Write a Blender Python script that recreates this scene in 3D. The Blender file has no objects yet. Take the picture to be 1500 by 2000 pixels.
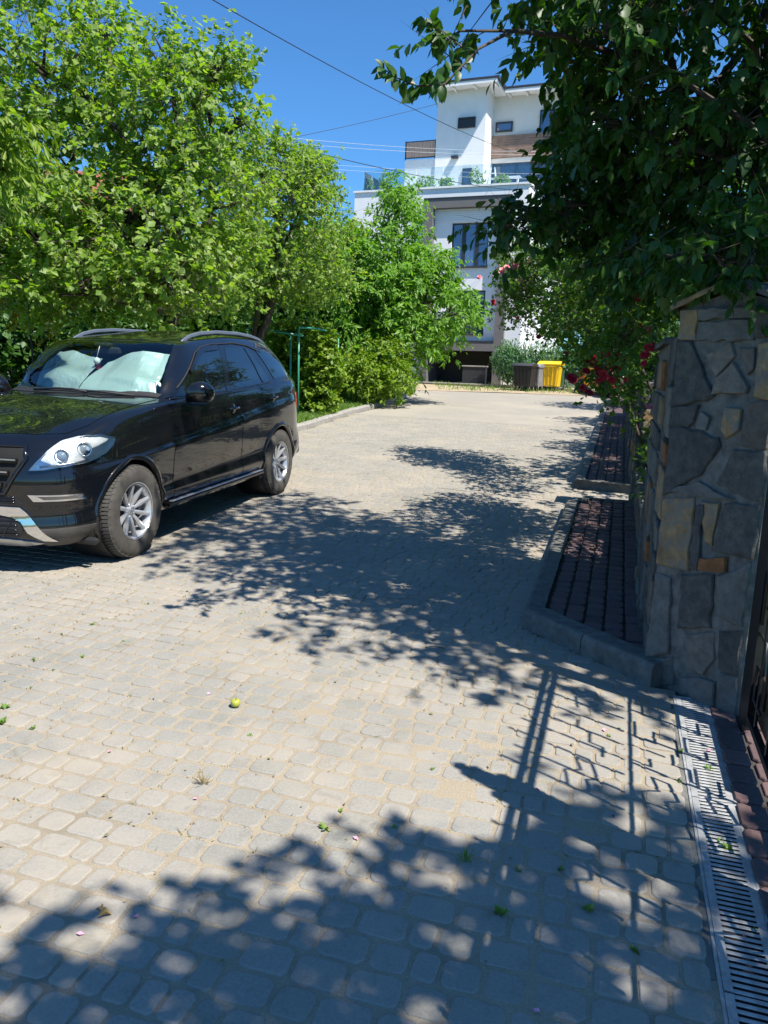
import bpy, bmesh, math, random
import numpy as np
from mathutils import Vector, Matrix, Quaternion
from mathutils.bvhtree import BVHTree
from mathutils.geometry import delaunay_2d_cdt

random.seed(7)
rad = math.radians
C = bpy.context.scene.collection
sc = bpy.context.scene

# ------------------------------------------------------------------ camera, sky, sun, exposure
EYE = 1.6
cam = bpy.data.objects.new('camera', bpy.data.cameras.new('camera'))
C.objects.link(cam)
cam.data.sensor_fit = 'VERTICAL'
cam.data.sensor_height = 24.0
cam.data.lens = 18.0
cam.data.clip_start = 0.05
cam.data.clip_end = 2000
PITCH, ROLL = rad(10.7), rad(1.9)
cam.matrix_world = (Matrix.Translation((0, 0, EYE)) @ Matrix.Rotation(rad(90) - PITCH, 4, 'X')
                    @ Matrix.Rotation(ROLL, 4, 'Z'))
sc.camera = cam
sc.render.resolution_x, sc.render.resolution_y = 768, 1024

SUN_EL = rad(57)
SUN_H = Vector((0.72, -0.69, 0)).normalized()
SUN = Vector((SUN_H.x * math.cos(SUN_EL), SUN_H.y * math.cos(SUN_EL), math.sin(SUN_EL)))
w = bpy.data.worlds.new('World')
sc.world = w
w.use_nodes = True
nt = w.node_tree
nt.nodes.clear()
sky = nt.nodes.new('ShaderNodeTexSky')
sky.sky_type = 'NISHITA'
sky.sun_disc = False
sky.sun_elevation = SUN_EL
sky.sun_rotation = math.atan2(SUN_H.x, SUN_H.y)
sky.altitude = 300
sky.air_density = 1.0
sky.dust_density = 0.25
sky.ozone_density = 3.0
mix = nt.nodes.new('ShaderNodeMix'); mix.data_type = 'RGBA'; mix.blend_type = 'MULTIPLY'
mix.inputs[0].default_value = 1.0
mix.inputs[7].default_value = (0.52, 0.99, 1.37, 1)
bg = nt.nodes.new('ShaderNodeBackground')
bg.inputs['Strength'].default_value = 0.078
wo = nt.nodes.new('ShaderNodeOutputWorld')
nt.links.new(sky.outputs[0], mix.inputs[6])
nt.links.new(mix.outputs[2], bg.inputs['Color'])
nt.links.new(bg.outputs[0], wo.inputs['Surface'])
sl = bpy.data.lights.new('sun', 'SUN')
sl.energy = 5.0
sl.angle = rad(0.53)
sl.color = (1.0, 0.945, 0.86)
so = bpy.data.objects.new('sun', sl)
C.objects.link(so)
so.rotation_mode = 'QUATERNION'
so.rotation_quaternion = SUN.to_track_quat('Z', 'Y')
so.location = (10, -10, 20)
sc.view_settings.view_transform = 'Standard'
sc.view_settings.look = 'None'
sc.view_settings.exposure = 0.83
sc.view_settings.gamma = 1.0
sc.view_settings.use_curve_mapping = False
sc.render.engine = 'CYCLES'
sc.cycles.max_bounces = 7
sc.cycles.diffuse_bounces = 3
sc.cycles.glossy_bounces = 4
sc.cycles.transmission_bounces = 6
sc.cycles.transparent_max_bounces = 8
sc.cycles.sample_clamp_indirect = 4
sc.cycles.caustics_reflective = False
sc.cycles.caustics_refractive = False

# a point of the photograph (1500 x 2000) at a distance Y along the street
_fw = Vector((0, math.cos(PITCH), -math.sin(PITCH)))
_u0 = Vector((0, math.sin(PITCH), math.cos(PITCH)))
_r = Vector((1, 0, 0)) * math.cos(ROLL) + _u0 * math.sin(ROLL)
_u = Vector((-1, 0, 0)) * math.sin(ROLL) + _u0 * math.cos(ROLL)
def at(px, py, Y):
    d = _fw + _r * ((px - 750) / 1500) - _u * ((py - 1000) / 1500)
    return Vector((0, 0, EYE)) + d * (Y / d.y)

def gz(y):                      # the street climbs gently from six metres on
    if y < 5: return 0.0
    if y < 7: return 0.0075 * (y - 5) ** 2
    if y < 36: return 0.03 * (y - 6)
    return 0.9 + 0.01 * min(y - 36, 100)
def gzv(y):
    y = np.asarray(y, float)
    return np.where(y < 5, 0, np.where(y < 7, 0.0075 * (y - 5) ** 2, np.where(y < 36, 0.03 * (y - 6), 0.9 + 0.01 * np.minimum(y - 36, 100))))

# street frame: B runs up the street along the wall, A to the left of the wall line
W0 = Vector((1.45, 3.94, 0)); DB = Vector((0.2865, 0.958, 0)); DA = Vector((-0.958, 0.2865, 0))
def st(a, b, z=0.0):
    p = W0 + DA * a + DB * b
    return Vector((p.x, p.y, gz(p.y) + z))

# ------------------------------------------------------------------ tags and helpers
def tag(o, label=None, cat=None, group=None, kind=None):
    if label: o['label'] = label
    if cat: o['category'] = cat
    if group: o['group'] = group
    if kind: o['kind'] = kind
    return o
def empty(name, loc=(0, 0, 0), rz=0.0, rx=0.0, ry=0.0):
    o = bpy.data.objects.new(name, None)
    C.objects.link(o)
    o.location = loc
    o.rotation_euler = (rx, ry, rz)
    o.empty_display_size = 0.1
    return o
def thing(name, label, cat, loc=(0, 0, 0), rz=0.0, group=None, ry=0.0):
    return tag(empty(name, loc, rz, ry=ry), label, cat, group)
def link_mesh(name, me, parent=None, loc=None, kind=None):
    o = bpy.data.objects.new(name, me)
    C.objects.link(o)
    if parent is not None: o.parent = parent
    if loc is not None: o.location = loc
    if kind: o['kind'] = kind
    return o
def pydata(name, verts, faces, mat, parent=None, smooth=False, kind=None):
    me = bpy.data.meshes.new(name)
    me.from_pydata([tuple(v) for v in verts], [], faces)
    me.materials.append(mat)
    if smooth: me.polygons.foreach_set('use_smooth', [True] * len(me.polygons))
    me.update()
    return link_mesh(name, me, parent, kind=kind)
def npmesh(name, V, F, mat, parent=None, smooth=False, kind=None):
    """V (n,3), F (m,k) all faces with k corners"""
    me = bpy.data.meshes.new(name)
    V = np.ascontiguousarray(V, np.float32); F = np.ascontiguousarray(F, np.int32)
    m, k = F.shape
    me.vertices.add(len(V)); me.vertices.foreach_set('co', V.ravel())
    me.loops.add(m * k); me.loops.foreach_set('vertex_index', F.ravel())
    me.polygons.add(m); me.polygons.foreach_set('loop_start', np.arange(0, m * k, k, dtype=np.int32))
    if smooth: me.polygons.foreach_set('use_smooth', np.ones(m, bool))
    me.materials.append(mat)
    me.update(calc_edges=True)
    return link_mesh(name, me, parent, kind=kind)

class MB:
    """collects boxes, tubes, lathes and prisms; build() links them as one mesh"""
    def __init__(s): s.v = []; s.f = []; s.sm = []
    def add(s, vs, fs, smooth=False):
        n = len(s.v)
        s.v += [Vector(v) for v in vs]
        s.f += [[i + n for i in f] for f in fs]
        s.sm += [smooth] * len(fs)
        return s
    def box(s, c, d, m=None, bev=0.0):
        x, y, z = d[0] / 2, d[1] / 2, d[2] / 2
        if bev <= 0:
            vs = [Vector((sx * x, sy * y, sz * z)) for sx in (-1, 1) for sy in (-1, 1) for sz in (-1, 1)]
            fs = [(0, 1, 3, 2), (4, 6, 7, 5), (0, 4, 5, 1), (2, 3, 7, 6), (0, 2, 6, 4), (1, 5, 7, 3)]
        else:
            vs = []; fs = []
            ring = lambda r, zz: [Vector((sx * (x - r), sy * (y - r), zz)) for sx, sy in ((-1, -1), (1, -1), (1, 1), (-1, 1))]
            for r, zz in ((bev, -z), (0, -z + bev), (0, z - bev), (bev, z)): vs += ring(r, zz)
            fs = [(3, 2, 1, 0), (12, 13, 14, 15)]
            for k in range(3):
                for i in range(4):
                    j = (i + 1) % 4
                    fs.append((4 * k + i, 4 * k + j, 4 * k + 4 + j, 4 * k + 4 + i))
        if m is not None: vs = [m @ v for v in vs]
        c = Vector(c)
        return s.add([v + c for v in vs], fs)
    def bar(s, a, b, w, h=None, up=Vector((0, 0, 1))):
        """square bar between two points"""
        a = Vector(a); b = Vector(b); h = h or w
        d = (b - a).normalized()
        u = up if abs(d.dot(up)) < 0.98 else Vector((1, 0, 0))
        x = d.cross(u).normalized(); y = x.cross(d).normalized()
        vs = []
        for p in (a, b):
            for sx, sy in ((-1, -1), (1, -1), (1, 1), (-1, 1)):
                vs.append(p + x * sx * w / 2 + y * sy * h / 2)
        return s.add(vs, [(3, 2, 1, 0), (4, 5, 6, 7)] + [(i, (i + 1) % 4, 4 + (i + 1) % 4, 4 + i) for i in range(4)])
    def tube(s, pts, r, n=6, closed=False, cap=True):
        pts = [Vector(p) for p in pts]
        rs = r if isinstance(r, (list, tuple)) else [r] * len(pts)
        vs = []; fs = []
        prev = None
        N = len(pts)
        for i, p in enumerate(pts):
            if closed: d = pts[(i + 1) % N] - pts[i - 1]
            else: d = pts[min(i + 1, N - 1)] - pts[max(i - 1, 0)]
            d = d.normalized() if d.length > 1e-9 else Vector((0, 0, 1))
            if prev is None:
                x = d.orthogonal().normalized()
            else:
                x = (prev - d * prev.dot(d))
                x = x.normalized() if x.length > 1e-6 else d.orthogonal().normalized()
            prev = x
            y = d.cross(x)
            for k in range(n):
                a = 2 * math.pi * k / n
                vs.append(p + (x * math.cos(a) + y * math.sin(a)) * rs[i])
        for i in range(N if closed else N - 1):
            j = (i + 1) % N
            for k in range(n):
                l = (k + 1) % n
                fs.append((i * n + k, i * n + l, j * n + l, j * n + k))
        if cap and not closed:
            fs.append(tuple(range(n - 1, -1, -1))); fs.append(tuple((N - 1) * n + k for k in range(n)))
        return s.add(vs, fs, True)
    def lathe(s, prof, n=32, m=None, smooth=True):
        """profile of (radius, height) about local Z"""
        vs = []; fs = []
        for r, z in prof:
            for k in range(n):
                a = 2 * math.pi * k / n
                vs.append(Vector((r * math.cos(a), r * math.sin(a), z)))
        if m is not None: vs = [m @ v for v in vs]
        for i in range(len(prof) - 1):
            for k in range(n):
                l = (k + 1) % n
                fs.append((i * n + k, i * n + l, (i + 1) * n + l, (i + 1) * n + k))
        return s.add(vs, fs, smooth)
    def prism(s, poly, O, U, V, N, d, bev=0.0, drop=0.02, jit=0.0):
        """polygon (u,v) on the plane O,U,V raised d along N, with an inset bevelled top"""
        k = len(poly)
        c = Vector((sum(p[0] for p in poly) / k, sum(p[1] for p in poly) / k))
        P = lambda p, h: O + U * p[0] + V * p[1] + N * h
        vs = [P(p, -drop) for p in poly] + [P(p, d - bev + random.uniform(-jit, jit)) for p in poly]
        ins = []
        for p in poly:
            q = Vector(p); L = (q - c).length
            f = 1 - min(0.4, bev * 1.6 / max(L, 1e-4))
            ins.append(c + (q - c) * f)
        vs += [P(p, d + random.uniform(-jit, jit)) for p in ins]
        vs.append(P(c, d + random.uniform(0, jit)))
        fs = []
        for i in range(k):
            j = (i + 1) % k
            fs.append((i, j, k + j, k + i)); fs.append((k + i, k + j, 2 * k + j, 2 * k + i)); fs.append((2 * k + i, 2 * k + j, 3 * k))
        return s.add(vs, fs)
    def build(s, name, mat, parent=None, kind=None, recalc=True):
        me = bpy.data.meshes.new(name)
        me.from_pydata([tuple(v) for v in s.v], [], s.f)
        me.materials.append(mat)
        me.polygons.foreach_set('use_smooth', s.sm)
        if recalc:
            bm = bmesh.new(); bm.from_mesh(me)
            bmesh.ops.recalc_face_normals(bm, faces=bm.faces)
            bm.to_mesh(me); bm.free()
        me.update()
        return link_mesh(name, me, parent, kind=kind)

# ------------------------------------------------------------------ materials
def newmat(name):
    m = bpy.data.materials.new(name); m.use_nodes = True
    return m, m.node_tree, m.node_tree.nodes['Principled BSDF']
def N(nt, t, **kw):
    n = nt.nodes.new(t)
    for k, v in kw.items():
        if k in n.inputs: n.inputs[k].default_value = v
        else: setattr(n, k, v)
    return n
def ramp(nt, fac, stops):
    r = nt.nodes.new('ShaderNodeValToRGB')
    while len(r.color_ramp.elements) < len(stops): r.color_ramp.elements.new(0.5)
    for e, (p, c) in zip(r.color_ramp.elements, stops):
        e.position = p; e.color = (*c, 1)
    nt.links.new(fac, r.inputs[0])
    return r
def noise(nt, scale, detail=5, rough=0.6, coord='Object', dist=0.0):
    tc = nt.nodes.new('ShaderNodeTexCoord')
    n = N(nt, 'ShaderNodeTexNoise', Scale=scale, Detail=detail, Roughness=rough, Distortion=dist)
    nt.links.new(tc.outputs[coord], n.inputs['Vector'])
    return n
def bump(nt, b, fac, strength=0.3, dist=0.01):
    bn = N(nt, 'ShaderNodeBump', Strength=strength, Distance=dist)
    nt.links.new(fac, bn.inputs['Height'])
    nt.links.new(bn.outputs[0], b.inputs['Normal'])
def plain(name, col, rough=0.5, metal=0.0, var=0.12, scale=8, bumps=0.0, spec=0.5, coat=0.0):
    m, nt, b = newmat(name)
    b.inputs['Roughness'].default_value = rough
    b.inputs['Metallic'].default_value = metal
    b.inputs['Specular IOR Level'].default_value = spec
    b.inputs['Coat Weight'].default_value = coat
    n = noise(nt, scale)
    c = np.array(col)
    r = ramp(nt, n.outputs[0], [(0.3, tuple(c * (1 - var))), (0.7, tuple(np.minimum(c * (1 + var), 1)))])
    nt.links.new(r.outputs[0], b.inputs['Base Color'])
    if bumps: bump(nt, b, n.outputs[0], bumps, 0.02)
    return m
def random_fac(nt):
    """one random value for each separate piece, merged or single"""
    g = nt.nodes.new('ShaderNodeNewGeometry'); oi = nt.nodes.new('ShaderNodeObjectInfo')
    a = N(nt, 'ShaderNodeMath', operation='ADD'); f = N(nt, 'ShaderNodeMath', operation='FRACT')
    nt.links.new(g.outputs['Random Per Island'], a.inputs[0]); nt.links.new(oi.outputs['Random'], a.inputs[1])
    nt.links.new(a.outputs[0], f.inputs[0])
    return f.outputs[0]
def pieces_mat(name, cols, rough=0.85, nscale=40, nvar=0.35, bumps=0.35, big=None, spec=0.3, bdist=0.004, stain=None):
    """stone, brick or paver: a colour for each piece, grain inside it"""
    m, nt, b = newmat(name)
    b.inputs['Roughness'].default_value = rough
    b.inputs['Specular IOR Level'].default_value = spec
    k = len(cols)
    r = ramp(nt, random_fac(nt), [(i / max(1, k - 1), c) for i, c in enumerate(cols)])
    tc = nt.nodes.new('ShaderNodeTexCoord'); geo = nt.nodes.new('ShaderNodeNewGeometry')
    n = N(nt, 'ShaderNodeTexNoise', Scale=nscale, Detail=8, Roughness=0.7)
    nt.links.new(geo.outputs['Position'], n.inputs['Vector'])
    g = ramp(nt, n.outputs[0], [(0.25, (1 - nvar,) * 3), (0.75, (1 + nvar * 0.5,) * 3)])
    mx = N(nt, 'ShaderNodeMix', data_type='RGBA', blend_type='MULTIPLY'); mx.inputs[0].default_value = 1
    nt.links.new(r.outputs[0], mx.inputs[6]); nt.links.new(g.outputs[0], mx.inputs[7])
    out = mx.outputs[2]
    if big:
        n2 = N(nt, 'ShaderNodeTexNoise', Scale=big[0], Detail=6, Roughness=0.65)
        nt.links.new(geo.outputs['Position'], n2.inputs['Vector'])
        r2 = ramp(nt, n2.outputs[0], [(big[2], (0, 0, 0)), (big[3], (1, 1, 1))])
        m2 = N(nt, 'ShaderNodeMix', data_type='RGBA'); m2.inputs[7].default_value = (*big[1], 1)
        nt.links.new(r2.outputs[0], m2.inputs[0]); nt.links.new(out, m2.inputs[6]); out = m2.outputs[2]
    if stain:
        for sc3, lo, hi, k in stain:
            n3 = N(nt, 'ShaderNodeTexNoise', Scale=sc3, Detail=7, Roughness=0.68, Distortion=0.6)
            nt.links.new(geo.outputs['Position'], n3.inputs['Vector'])
            r3 = ramp(nt, n3.outputs[0], [(lo, (1, 1, 1)), (hi, k)])
            m3 = N(nt, 'ShaderNodeMix', data_type='RGBA', blend_type='MULTIPLY'); m3.inputs[0].default_value = 1
            nt.links.new(out, m3.inputs[6]); nt.links.new(r3.outputs[0], m3.inputs[7]); out = m3.outputs[2]
    nt.links.new(out, b.inputs['Base Color'])
    bump(nt, b, n.outputs[0], bumps, bdist)
    return m
def leaf_mat(name, cols, rough=0.48, trans=0.35, tcol=(0.35, 0.5, 0.06), spec=0.32):
    m, nt, b = newmat(name)
    b.inputs['Roughness'].default_value = rough
    b.inputs['Specular IOR Level'].default_value = spec
    k = len(cols)
    r = ramp(nt, random_fac(nt), [(i / max(1, k - 1), c) for i, c in enumerate(cols)])
    nt.links.new(r.outputs[0], b.inputs['Base Color'])
    t = nt.nodes.new('ShaderNodeBsdfTranslucent')
    mx = N(nt, 'ShaderNodeMix', data_type='RGBA', blend_type='MULTIPLY'); mx.inputs[0].default_value = 1
    mx.inputs[7].default_value = (tcol[0] * 6, tcol[1] * 5, tcol[2] * 6, 1)
    nt.links.new(r.outputs[0], mx.inputs[6]); nt.links.new(mx.outputs[2], t.inputs['Color'])
    ms = nt.nodes.new('ShaderNodeMixShader'); ms.inputs[0].default_value = trans
    nt.links.new(b.outputs[0], ms.inputs[1]); nt.links.new(t.outputs[0], ms.inputs[2])
    nt.links.new(ms.outputs[0], nt.nodes['Material Output'].inputs['Surface'])
    return m
def glass_mat(name, tint=(0.8, 0.9, 0.9), alpha=0.3, rough=0.02, col=(0.02, 0.03, 0.03)):
    """clear pane: part mirror-like, part see-through"""
    m, nt, b = newmat(name)
    gl = N(nt, 'ShaderNodeBsdfGlossy', Roughness=rough)
    gl.inputs['Color'].default_value = (1, 1, 1, 1)
    tr = nt.nodes.new('ShaderNodeBsdfTransparent'); tr.inputs['Color'].default_value = (*tint, 1)
    fr = N(nt, 'ShaderNodeFresnel', IOR=1.5)
    ad = N(nt, 'ShaderNodeMath', operation='ADD'); ad.inputs[1].default_value = alpha
    ms = nt.nodes.new('ShaderNodeMixShader')
    nt.links.new(fr.outputs[0], ad.inputs[0]); nt.links.new(ad.outputs[0], ms.inputs[0])
    nt.links.new(tr.outputs[0], ms.inputs[1]); nt.links.new(gl.outputs[0], ms.inputs[2])
    nt.links.new(ms.outputs[0], nt.nodes['Material Output'].inputs['Surface'])
    return m

M = {}
M['paver'] = pieces_mat('paver', [(0.272, 0.262, 0.225), (0.292, 0.275, 0.24), (0.305, 0.286, 0.25), (0.28, 0.268, 0.236), (0.32, 0.298, 0.258), (0.268, 0.262, 0.235)],
                        nscale=95, nvar=0.26, bumps=0.3, big=(1.3, (0.37, 0.32, 0.25), 0.48, 0.74), bdist=0.003,
                        stain=[(0.9, 0.5, 0.72, (0.80, 0.82, 0.82)), (7.0, 0.55, 0.75, (0.74, 0.72, 0.68))])
M['sand'] = pieces_mat('sand', [(0.35, 0.295, 0.215), (0.35, 0.295, 0.215)], nscale=180, nvar=0.45, bumps=0.5, big=(1.5, (0.20, 0.17, 0.125), 0.50, 0.72), bdist=0.003)
M['red_brick'] = pieces_mat('dark_red_paver', [(0.11, 0.072, 0.072), (0.14, 0.09, 0.088), (0.165, 0.10, 0.092), (0.13, 0.095, 0.098)], nscale=60, nvar=0.35, bumps=0.4)
M['dark_joint'] = plain('dark_joint', (0.045, 0.04, 0.036), 0.95, scale=60, var=0.4)
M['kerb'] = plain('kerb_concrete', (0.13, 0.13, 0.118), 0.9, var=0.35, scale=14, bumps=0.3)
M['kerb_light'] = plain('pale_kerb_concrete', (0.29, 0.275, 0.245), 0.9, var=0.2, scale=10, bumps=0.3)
M['mortar'] = plain('mortar', (0.135, 0.135, 0.125), 0.9, var=0.45, scale=16, bumps=1.0)
M['stone_d'] = pieces_mat('slate_stone', [(0.105, 0.104, 0.098), (0.14, 0.137, 0.128), (0.118, 0.116, 0.11)], nscale=16, nvar=0.6, bumps=1.0, bdist=0.03, stain=[(6.0, 0.5, 0.72, (1.5, 1.42, 1.3)), (30, 0.55, 0.8, (0.6, 0.6, 0.6))])
M['stone_g'] = pieces_mat('grey_stone', [(0.15, 0.15, 0.14), (0.19, 0.19, 0.175), (0.125, 0.13, 0.12)], nscale=14, nvar=0.5, bumps=0.8, bdist=0.02)
M['stone_o'] = pieces_mat('ochre_stone', [(0.38, 0.255, 0.13), (0.33, 0.22, 0.115), (0.41, 0.30, 0.16)], nscale=12, nvar=0.6, bumps=0.9, big=(11, (0.20, 0.18, 0.15), 0.45, 0.6), bdist=0.02)
M['stone_r'] = pieces_mat('rusty_stone', [(0.30, 0.13, 0.05), (0.25, 0.12, 0.06)], nscale=14, nvar=0.6, bumps=0.9, bdist=0.02)
M['stone_b'] = pieces_mat('brown_stone', [(0.15, 0.13, 0.11), (0.18, 0.155, 0.13)], nscale=14, nvar=0.5, bumps=0.8, bdist=0.02)
M['stone_t'] = pieces_mat('tan_stone', [(0.24, 0.21, 0.175), (0.21, 0.19, 0.165)], nscale=18, nvar=0.55, bumps=0.9, bdist=0.02)
M['iron'] = plain('dark_iron', (0.018, 0.018, 0.02), 0.42, metal=0.3, var=0.3, scale=20, spec=0.5)
M['iron_brown'] = plain('brown_iron', (0.04, 0.028, 0.02), 0.45, var=0.3, scale=12, spec=0.5)
M['galv'] = plain('galvanised_steel', (0.42, 0.43, 0.43), 0.42, metal=0.3, var=0.3, scale=24)
M['black_void'] = plain('black_gap', (0.008, 0.008, 0.008), 0.9, var=0.1)
M['bark'] = plain('bark', (0.06, 0.047, 0.036), 0.9, var=0.45, scale=14, bumps=0.7)
M['bark_pale'] = plain('pale_bark', (0.16, 0.14, 0.115), 0.9, var=0.35, scale=14, bumps=0.6)
M['soil'] = plain('soil', (0.10, 0.078, 0.05), 0.95, var=0.4, scale=5, bumps=0.6)
M['white_wall'] = plain('white_render', (0.80, 0.80, 0.80), 0.85, var=0.035, scale=2.5, bumps=0.05)
M['grey_wall'] = plain('grey_render', (0.155, 0.145, 0.145), 0.85, var=0.06, scale=3)
M['anthracite'] = plain('anthracite', (0.03, 0.033, 0.038), 0.5, var=0.15, scale=6)
M['roof_dark'] = plain('dark_roof_metal', (0.035, 0.035, 0.045), 0.5, var=0.2, scale=5)
M['wood'] = plain('brown_cladding', (0.24, 0.16, 0.12), 0.65, var=0.3, scale=3)
M['lattice'] = plain('tan_screen', (0.62, 0.40, 0.30), 0.8, var=0.12, scale=20)
M['green_paint'] = plain('green_paint', (0.035, 0.26, 0.17), 0.35, var=0.12, scale=10)
M['cable'] = plain('cable', (0.02, 0.02, 0.025), 0.6)
M['cable_pale'] = plain('pale_cable', (0.45, 0.48, 0.52), 0.5)
def win_mat(name, base, rough=0.03):
    m, nt, b = newmat(name)
    b.inputs['Base Color'].default_value = (*base, 1)
    b.inputs['Roughness'].default_value = rough
    b.inputs['Specular IOR Level'].default_value = 1.0
    b.inputs['Coat Weight'].default_value = 0.6
    b.inputs['Coat Roughness'].default_value = 0.02
    n = noise(nt, 1.3, 2)
    bump(nt, b, n.outputs[0], 0.05, 0.05)
    return m
M['house_glass'] = win_mat('house_glass', (0.035, 0.055, 0.09))
M['rail_glass'] = glass_mat('balustrade_glass', (0.86, 0.93, 0.93), 0.04)

# ================================================================== GROUND, ROAD, PAVEMENT
rng = np.random.default_rng(11)
def wav(x, y, f, seed, octs=4):
    """cheap smooth noise in about -1..1"""
    r = np.random.default_rng(seed); o = 0; a = 1; tot = 0
    for k in range(octs):
        for j in range(3):
            an = r.uniform(0, 6.283); ph = r.uniform(0, 6.283, 2)
            ff = f * (2 ** k) * r.uniform(0.8, 1.25)
            o = o + a * np.sin(ff * (x * math.cos(an) + y * math.sin(an)) + ph[0] + 1.3 * np.sin(ff * 0.6 * (y * math.cos(an) - x * math.sin(an)) + ph[1]))
        tot += a * 1.7; a *= 0.55
    return o / tot
def sheet(name, xs, ys, off, mat, parent=None, kind='structure', mask=None, zf=None, frame=None):
    X, Y = np.meshgrid(xs, ys, indexing='xy')
    if frame:   # xs = A, ys = B in the street frame
        GX = W0.x + DA.x * X + DB.x * Y; GY = W0.y + DA.y * X + DB.y * Y
    else: GX, GY = X, Y
    Z = gzv(GY) + off
    if zf is not None: Z = Z + zf(GX, GY)
    V = np.stack([GX.ravel(), GY.ravel(), Z.ravel()], 1)
    nx = len(xs); ny = len(ys)
    idx = np.arange(nx * ny).reshape(ny, nx)
    F = np.stack([idx[:-1, :-1].ravel(), idx[:-1, 1:].ravel(), idx[1:, 1:].ravel(), idx[1:, :-1].ravel()], 1)
    if mask is not None:
        cx = (X[:-1, :-1] + X[1:, 1:]) / 2; cy = (Y[:-1, :-1] + Y[1:, 1:]) / 2
        F = F[mask(cx.ravel(), cy.ravel())]
        u, inv = np.unique(F.ravel(), return_inverse=True); V = V[u]; F = inv.reshape(F.shape)
    if frame: F = F[:, ::-1]
    return npmesh(name, V, F, mat, parent, smooth=True, kind=kind)

M['ground'] = pieces_mat('ground_soil', [(0.075, 0.085, 0.035), (0.075, 0.085, 0.035)], nscale=3, nvar=0.4, bumps=0.5)
M['lawn'] = pieces_mat('lawn_base', [(0.07, 0.12, 0.025), (0.07, 0.12, 0.025)], nscale=6, nvar=0.4, bumps=0.5)
M['dust'] = pieces_mat('sandy_verge', [(0.42, 0.33, 0.22), (0.42, 0.33, 0.22)], nscale=4, nvar=0.35, bumps=0.4, big=(1.2, (0.22, 0.22, 0.10), 0.55, 0.72))
ys = np.concatenate([np.linspace(-60, 0, 7), np.linspace(5, 40, 36), np.array([60, 100, 200, 500, 1200])])
sheet('ground', np.array([-900, -200, -60, -30, -10, 0, 10, 30, 60, 200, 900.]), ys, -0.14, M['ground'])

def amin(b):          # right edge of the carriageway, measured from the wall line
    b = np.asarray(b, float)
    return np.where(b < -0.13, -0.115, np.where(b < 0.52, -0.02 + (b + 0.13) / 0.65 * 0.775, np.where(b < 4.75, 0.755,
           np.where(b < 4.98, 0.30, np.where(b < 6.0, 0.02, 0.755)))))
# left kerb as a line in world space
LK = [(-7.2, -3), (-5.9, 1), (-4.6, 5.6), (-3.1, 10.8), (-1.63, 15.8), (-0.86, 19.58), (0.36, 24.11), (1.0, 29.5)]
def lkx(y): return np.interp(y, [p[1] for p in LK], [p[0] for p in LK])

# bedding sand: fine near the camera so that it laps over some stones and sinks between others
road = None
def sandz(x, y):
    ridge = np.exp(-((x - 0.2) ** 2 + (y - 2.9) ** 2) / 1.0)
    return 0.0021 * wav(x, y, 4.0, 3) + 0.0020 * wav(x, y, 16.0, 4) + 0.0012 * ridge
def roadmask(cx, cy):
    wy = W0.y + DA.y * cx + DB.y * cy; wx = W0.x + DA.x * cx + DB.x * cy
    return (cx > amin(cy) - 0.03) & (wx > lkx(wy))
road = sheet('road', np.arange(-0.14, 3.7, 0.035), np.arange(-3.4, 3.4, 0.035), -0.0042, M['sand'], zf=sandz, frame=True, mask=roadmask)
sheet('bedding_sand', np.arange(3.66, 9.2, 0.25), np.arange(-3.4, 3.6, 0.25), -0.0045, M['sand'], road, kind=None, frame=True, mask=roadmask)
sheet('bedding_sand', np.arange(-0.14, 9.2, 0.12), np.arange(3.365, 14.6, 0.12), -0.0045, M['sand'], road, kind=None, frame=True, mask=roadmask)

M['far_paving'] = pieces_mat('far_paving', [(0.31, 0.285, 0.24), (0.31, 0.285, 0.24)], nscale=22, nvar=0.30, bumps=0.3,
                             big=(0.6, (0.36, 0.32, 0.255), 0.45, 0.7))
def farmask(cx, cy):
    wy = W0.y + DA.y * cx + DB.y * cy; wx = W0.x + DA.x * cx + DB.x * cy
    return (cx > amin(cy) - 0.03) & (wx > lkx(wy)) & (wy < 31.2)
sheet('far_paving', np.arange(-0.14, 11, 0.2), np.arange(14.3, 30.5, 0.2), -0.0025, M['far_paving'], frame=True, mask=farmask)
# a band of paving with its rows crossing the lane where it meets the next street
sheet('cross_street', np.arange(8.2, 14, 0.8), np.arange(24.4, 31.6, 1.4), -0.03, M['far_paving'])

# stones -----------------------------------------------------------------
def stone_template(L, Wd, seed, k3=3):
    r = np.random.default_rng(seed)
    hl, hw = L / 2 - 0.0038, Wd / 2 - 0.0038
    out = []
    rc = min(hl, hw) * 0.55
    for (sx, sy, a0) in ((1, -1, -90), (1, 1, 0), (-1, 1, 90), (-1, -1, 180)):
        for j in range(k3):
            a = rad(a0 + 90 * (j + 0.5) / k3) if k3 > 1 else rad(a0 + 45)
            px = sx * (hl - rc) + rc * math.cos(a); py = sy * (hw - rc) + rc * math.sin(a)
            out.append((px * r.uniform(0.96, 1.02), py * r.uniform(0.955, 1.02)))
    o = np.array(out); n = len(o)
    ins = o * (1 - 0.0075 / np.linalg.norm(o, axis=1))[:, None]
    mid = o * (1 - 0.003 / np.linalg.norm(o, axis=1))[:, None]
    V = np.concatenate([np.c_[o, np.full(n, -0.045)], np.c_[o, np.full(n, -0.0065)], np.c_[mid, np.full(n, -0.0016)],
                        np.c_[ins, np.zeros(n)], [[0, 0, 0.0004]]])
    F = []
    for i in range(n):
        j = (i + 1) % n
        for q in range(3): F.append((q * n + i, q * n + j, (q + 1) * n + j, (q + 1) * n + i))
        F.append((3 * n + i, 3 * n + j, 4 * n, 4 * n))
    return V, F
LENS = [0.082, 0.118, 0.155]
TPL = {(l, v): stone_template(l, 0.114, 100 + int(l * 1000) * 7 + v) for l in LENS for v in range(5)}
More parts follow.
